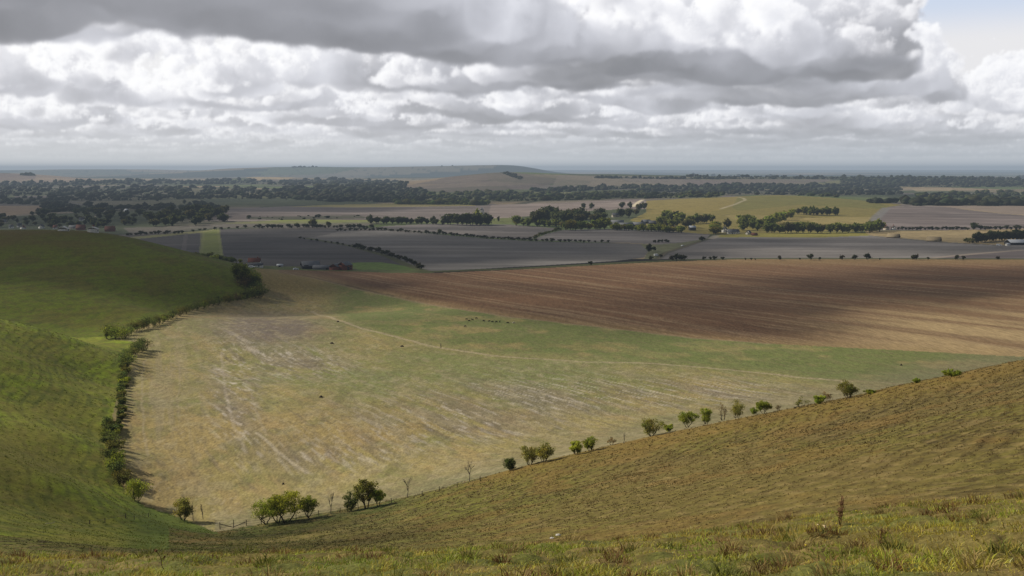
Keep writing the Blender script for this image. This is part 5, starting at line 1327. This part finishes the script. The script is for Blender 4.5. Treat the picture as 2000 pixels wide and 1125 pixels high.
link('face', lathe_ball((0, .045, 1.655), .075, .085, .105, SKIN, 'face'), wk); link('hair', lathe_ball((0, .01, 1.675), .098, .105, .11, HAIR, 'hair', -.2), wk)

# ------------------------------------------------------------------ buildings and vehicles
def boxes(lst):
    """list of (cx, cy, z0, sx, sy, sz) -> arrays"""
    V, Qd = [], []
    for cx, cy, z0, sx, sy, sz_ in lst:
        o = len(V)
        for dz in (0, 1):
            for dx, dy in ((-.5, -.5), (.5, -.5), (.5, .5), (-.5, .5)): V.append((cx + dx * sx, cy + dy * sy, z0 + dz * sz_))
        Qd += [(o + 3, o + 2, o + 1, o), (o + 4, o + 5, o + 6, o + 7)] + [(o + i, o + (i + 1) % 4, o + 4 + (i + 1) % 4, o + 4 + i) for i in range(4)]
    return np.array(V, float), np.array(Qd)
BMAT = {}
def bmat(nm, c, rough=.85, amp=.18, sc=1.2, spec=.2):
    if nm not in BMAT: BMAT[nm] = plain_mat(nm, c, rough, sc, amp, spec)
    return BMAT[nm]
WHITE = bmat('white render', (.66, .64, .60)); RED = bmat('red brick', (.17, .060, .045)); GREYR = bmat('grey sheet roof', (.15, .155, .165)); TILE = bmat('red clay tiles', (.15, .055, .040)); SLATE = bmat('slate roof', (.085, .088, .098))
DARKB = bmat('dark boarding', (.030, .030, .034)); TAN = bmat('tan thatch', (.26, .205, .125)); CREAMW = bmat('cream wall', (.50, .44, .34)); GLASS = bmat('window glass', (.03, .035, .04), .15, .05, 1, .5); WROOF = bmat('pale metal roof', (.50, .52, .55), .5); BROWNW = bmat('brown boarding', (.12, .065, .04)); CONC = bmat('pale concrete', (.40, .38, .35))
def house(name, cat, label, px, py, wpx, depth, hw, hr, rot, wall, roof, wins=2, chim=False, door=None, group=None, ymin=300):
    """gabled building: ridge along its own x, hw wall height px, hr roof height px"""
    p = hit(px, py, ymin); L = px2m(wpx, p[1]); D = depth; Hw = px2m(hw, p[1]); Hr = px2m(hr, p[1])
    root = empty(name, p, rot, label, cat, group)
    V = np.array([(-L/2,-D/2,-1),(L/2,-D/2,-1),(L/2,D/2,-1),(-L/2,D/2,-1),(-L/2,-D/2,Hw),(L/2,-D/2,Hw),(L/2,D/2,Hw),(-L/2,D/2,Hw),(-L/2,0,Hw+Hr),(L/2,0,Hw+Hr)], float)
    Qw = np.array([(0,1,5,4),(1,2,6,5),(2,3,7,6),(3,0,4,7)]); Tw = np.array([(4,7,8),(5,9,6)])[:, ::1]
    link('wall', mesh_np('wall', V, Qw, Tw, smooth=False, mats=[wall]), root)
    e = .35; t = .18; k = Hr / (D / 2)
    RV, RQ = [], []
    for s in (-1, 1):
        o = len(RV); ye = s * (D / 2 + e); ze = Hw - e * k
        for x in (-L/2 - e, L/2 + e):
            RV += [(x, ye, ze + .05), (x, 0, Hw + Hr + .05), (x, 0, Hw + Hr + .05 + t), (x, ye, ze + .05 + t)]
        RQ += [(o, o+1, o+5, o+4), (o+3, o+7, o+6, o+2), (o, o+4, o+7, o+3), (o, o+3, o+2, o+1), (o+4, o+5, o+6, o+7)]
    rf = link('roof', mesh_np('roof', np.array(RV), np.array(RQ), smooth=False, mats=[roof]), root)
    if chim:
        V, Qd = boxes([(L * .3, 0, Hw + Hr * .5, .8, .7, Hr * .5 + 1.2)]); link('chimney', mesh_np('chimney', V, Qd, smooth=False, mats=[RED]), rf)
    for w_ in range(wins):
        x = -L / 2 + L * (w_ + .5) / wins
        for zrow in ((.30, .68) if Hw > 4 else (.42,)):
            V, Qd = boxes([(x, -D/2 - .03, Hw * zrow - .5 + .2, .95, .10, 1.1)]); link('window', mesh_np('window', V, Qd, smooth=False, mats=[GLASS]), root)
    if door:
        V, Qd = boxes([(L * door[0], -D/2 - .03, -.9, door[1], .12, .9 + door[2])]); link('door', mesh_np('door', V, Qd, smooth=False, mats=[DARKB]), root)
    return root
# red brick farm below the green hill
house('farmhouse', 'house', 'red tiled farmhouse with white gables beside the tallest hedge tree', 497, 519, 22, 8, 8, 7, .15, WHITE, TILE, 3, True, (.1, 1, 2.1))
house('farmhouse_wing', 'house', 'low dark roofed wing in front of the red tiled farmhouse', 499, 521, 28, 5, 3.5, 3, .15, WHITE, SLATE, 2, False, (-.2, 1, 2)) 
house('barn', 'barn', 'big grey roofed barn with a black gable, left of the red brick barns', 606, 524, 34, 14, 6, 8, .35, DARKB, GREYR, 0, False, (-.3, 3.5, 3.5))
house('cowshed', 'shed', 'long low grey roofed shed joining the black gabled barn to the red barns', 632, 526, 40, 7, 4, 4, .05, GREYR, GREYR, 0, False, (.2, 2, 2))
house('brick_barn', 'barn', 'left and lower of two red brick barns with grey roofs', 656, 527, 17, 8, 7, 5, 1.15, RED, GREYR, 0, False, (.1, 2, 2.4))
house('brick_barn', 'barn', 'right and taller of two red brick barns, pale yard beside it', 674, 527, 19, 9, 10, 6, .95, RED, GREYR, 2, False, (-.1, 2.4, 2.8))
house('store_shed', 'shed', 'small pale low shed standing alone between farmhouse and barns', 547, 521, 11, 3.5, 3, 2, .1, CONC, WROOF, 0, False, (0, 1.4, 1.5))
# hamlet
for i, (px, py, w, d, hw, hr, rot, wl, rf_, lab) in enumerate([
 (1180,440,26,16,3,4,.1,DARKB,GREYR,'long grey roofed farm shed at the left of the hamlet sheds'), (1205,437,26,16,3,4,-.1,CONC,GREYR,'grey roofed farm shed in the middle, behind another roof'), (1222,442,28,16,3,4,.2,DARKB,GREYR,'near grey roofed farm shed with a dark front'), (1248,441,24,14,3,4,0,RED,GREYR,'farm shed at the right of the shed group, reddish wall'), (1262,436,16,12,3,4,.3,DARKB,GREYR,'small grey roofed shed behind the right of the shed group'), (1276,438,18,12,3,4,0,DARKB,SLATE,'slate roofed shed nearest the tall dark trees')]):
    house('farm_shed', 'shed', lab, px, py, w, d, hw, hr, rot, wl, rf_, 0, False, (.2, 3, 2.5))
house('farmhouse', 'house', 'pale long house between dark trees behind the hamlet wood', 1203, 424, 15, 8, 4, 4, .1, CREAMW, SLATE, 3, True, (.1, 1, 2))
house('cottage', 'house', 'tall white gable end between trees at the right end of the central belt', 941, 418, 6, 8, 8, 5, 1.5, WHITE, WHITE, 1)
house('cottage', 'house', 'small white cottage among the sunlit trees, left of the white roofed building', 1313, 443, 6, 7, 5, 4, .4, WHITE, SLATE, 1, True)
house('cottage', 'house', 'brown cottage wall under the small white cottage', 1314, 449, 5, 6, 4, 3, .2, CREAMW, TILE, 1)
house('dutch_barn', 'barn', 'black barn with a bright white roof edge beside a yellow field patch', 1352, 450, 12, 9, 6, 3, .05, DARKB, WROOF, 0, False, (0, 3, 3))
house('cottage', 'house', 'pale grey cottage behind trees left of the tall tree', 1399, 443, 11, 7, 5, 5, .5, WHITE, SLATE, 2, True)
house('cottage', 'house', 'bright white gabled cottage at the left of the white houses', 1415, 454, 9, 7, 6, 6, 1.2, WHITE, SLATE, 2, True)
house('cottage', 'house', 'low white cottage with grey roof in the middle of the white houses', 1428, 457, 16, 7, 4, 5, .1, WHITE, GREYR, 3, True, (.1, 1, 2))
house('cottage', 'house', 'white cottage end right of the middle white house', 1438, 456, 9, 7, 4, 4, .3, WHITE, SLATE, 1)
house('cottage', 'house', 'white gabled house set back behind the row of white houses', 1459, 440, 9, 7, 5, 5, .3, WHITE, SLATE, 1, True)
house('cottage', 'house', 'small grey cottage at the right end of the white houses', 1462, 458, 7, 6, 4, 4, .8, CONC, SLATE, 1)
house('cottage', 'house', 'low brown roofed cottage before the yellow mown strip', 1473, 460, 11, 6, 2, 3, .1, BROWNW, TILE, 1)
house('cottage', 'house', 'left one of the pair of gabled houses by the grey track, brown wall', 1731, 449, 8, 7, 4, 5, 1.4, CREAMW, TILE, 1, True)
house('cottage', 'house', 'right one of the pair of gabled houses by the grey track, white wall', 1745, 449, 9, 7, 4, 5, 1.2, WHITE, TILE, 1, True)
house('thatched_barn', 'barn', 'tan roofed barn with a dark brown end on the straw field, left one of two', 1745, 464, 22, 10, 1.5, 6, -.6, BROWNW, TAN, 0, False, (.2, 3, 1.5))
house('thatched_barn', 'barn', 'tan roofed barn with a dark brown end on the straw field, right and nearer one', 1824, 471, 25, 10, 1.5, 7, -.6, BROWNW, TAN, 0, False, (.2, 3, 1.5))
house('farm_shed', 'shed', 'long white roofed shed with a dark side at the right edge before the thicket', 1990, 478, 46, 14, 5, 5, .03, DARKB, WROOF, 0, False, (-.3, 3, 3))
house('store_shed', 'shed', 'small pale shed at the left foot of the long white roofed shed', 1968, 480, 6, 4, 3.5, 1.5, .1, WHITE, WROOF, 0)
# village
for i, (px, py, w, hw, hr, rot, wl, rf_, lab) in enumerate([
 (22,446,7,4,3,.2,WHITE,SLATE,'white house farthest left in the village'), (38,444,8,4,4,.5,WHITE,SLATE,'white house right of the leftmost village house'), (45,447,5,3,3,1.3,WHITE,TILE,'small white gable low in the village, left part'),
 (81,446,6,4,4,1.2,WHITE,SLATE,'white gable above the hill edge, left centre of the village'), (108,447,7,3,4,.2,WHITE,TILE,'white house under red roof just above the hill edge'), (124,451,7,4,5,1.45,WHITE,WHITE,'bright white pointed gable cutting the hill edge'), (146,447,20,3,4,.05,CREAMW,GREYR,'long grey roofed village house'),
 (158,449,16,4,6,.1,RED,TILE,'red brick village house right of the long grey roof'), (160,431,9,3,3,.2,WHITE,SLATE,'white house high in the village, left of a pair'), (168,428,5,3,3,1.2,WHITE,SLATE,'small white house high in the village, right of a pair'), (182,454,6,7,4,1.4,WHITE,WHITE,'tall white house gable cutting the hill edge, right'),
 (190,424,6,3,4,1.1,CREAMW,SLATE,'cream gable among trees at the top of the village'), (215,452,18,4,6,.15,RED,TILE,'red roofed house at the right end of the village by the hill edge'), (247,413,7,2,3,-.4,WHITE,WROOF,'white roof catching light beside the village wood'), (285,384,6,2,2,.1,WHITE,SLATE,'tiny white house far off above the village wood'), (8,436,10,3,4,.1,CREAMW,GREYR,'grey roofed house by the left frame edge of the village')]):
    house('village_house', 'house', lab, px, py, w, 7, hw, hr, rot, wl, rf_, 1, i % 2 == 0, None, 'houses of the village')

def car(name, label, px, py, Lm, col, rot, van=False, cat='car'):
    p = hit(px, py, 300); root = empty(name, p, rot, label, cat); hw = .85
    prof = [(-.5,.3),(-.5,.62),(-.46,.9),(-.30,1.42),(.12,1.42),(.26,.95),(.46,.82),(.5,.6),(.5,.3)] if not van else [(-.5,.35),(-.5,1.95),(-.47,2.05),(.22,2.05),(.36,1.25),(.48,1.05),(.5,.8),(.5,.35)]
    n_ = len(prof); V = [(x * Lm, s * hw * (1 if z < 1 else .86), z) for s in (-1, 1) for x, z in prof]
    bm = bmesh.new(); vs = [bm.verts.new(v) for v in V]; bm.faces.new(vs[:n_]); bm.faces.new(vs[n_:][::-1])
    for i in range(n_): j = (i + 1) % n_; bm.faces.new((vs[i], vs[n_ + i], vs[n_ + j], vs[j]))
    bmesh.ops.recalc_face_normals(bm, faces=bm.faces); bmesh.ops.bevel(bm, geom=bm.edges[:], offset=.06, segments=2, affect='EDGES')
    me = bpy.data.meshes.new('body'); bm.to_mesh(me); bm.free(); me.materials.append(bmat('car paint ' + str(col), col, .3, .03, 1, .5)); link('body', me, root)
    z0 = .98 if not van else 1.25
    for s in (-1, 1):
        V, Qd = boxes([((-.08 if not van else .20) * Lm, s * (hw * .90 + .03), z0, (.34 if not van else .16) * Lm, .05, .36)]); link('window', mesh_np('window', V, Qd, smooth=False, mats=[GLASS]), root)
        for x in (-.31, .31):
            V, Qd = tubes([((x * Lm, s * (hw - .12), .32), (x * Lm, s * (hw + .04), .32), .32, .32), ((x * Lm, s * (hw + .04), .32), (x * Lm, s * (hw + .05), .32), .32, .02)], 12); link('wheel', mesh_np('wheel', V, Qd, mats=[DARKB]), root)
car('parked_car', 'white car parked by the red tiled farmhouse', 491, 523, 4.4, (.70, .70, .70), .2)
car('parked_car', 'pale car on the farm track between farmhouse and barns', 578, 527, 4.4, (.55, .58, .62), .4)
car('van', 'white van at the lane end between dark bushes', 1282, 500, 5.2, (.72, .72, .70), .5, True, 'van')
car('car', 'pale car driving down the lane across the ploughland', 1333, 481, 4.5, (.60, .60, .58), .9)
car('van', 'white van at the left foot of the shed on the right edge', 1951, 480, 5.4, (.72, .72, .72), -.4, True, 'van')

# ------------------------------------------------------------------ render settings
SC.render.engine = 'CYCLES'
SC.view_settings.view_transform = 'Standard'; SC.view_settings.look = 'None'; SC.view_settings.exposure = 0; SC.view_settings.gamma = 1
SC.cycles.use_denoising = True; SC.cycles.max_bounces = 5; SC.cycles.diffuse_bounces = 2; SC.cycles.transparent_max_bounces = 12; SC.cycles.transmission_bounces = 3
SC.cycles.volume_bounces = 0; SC.cycles.sample_clamp_indirect = 4
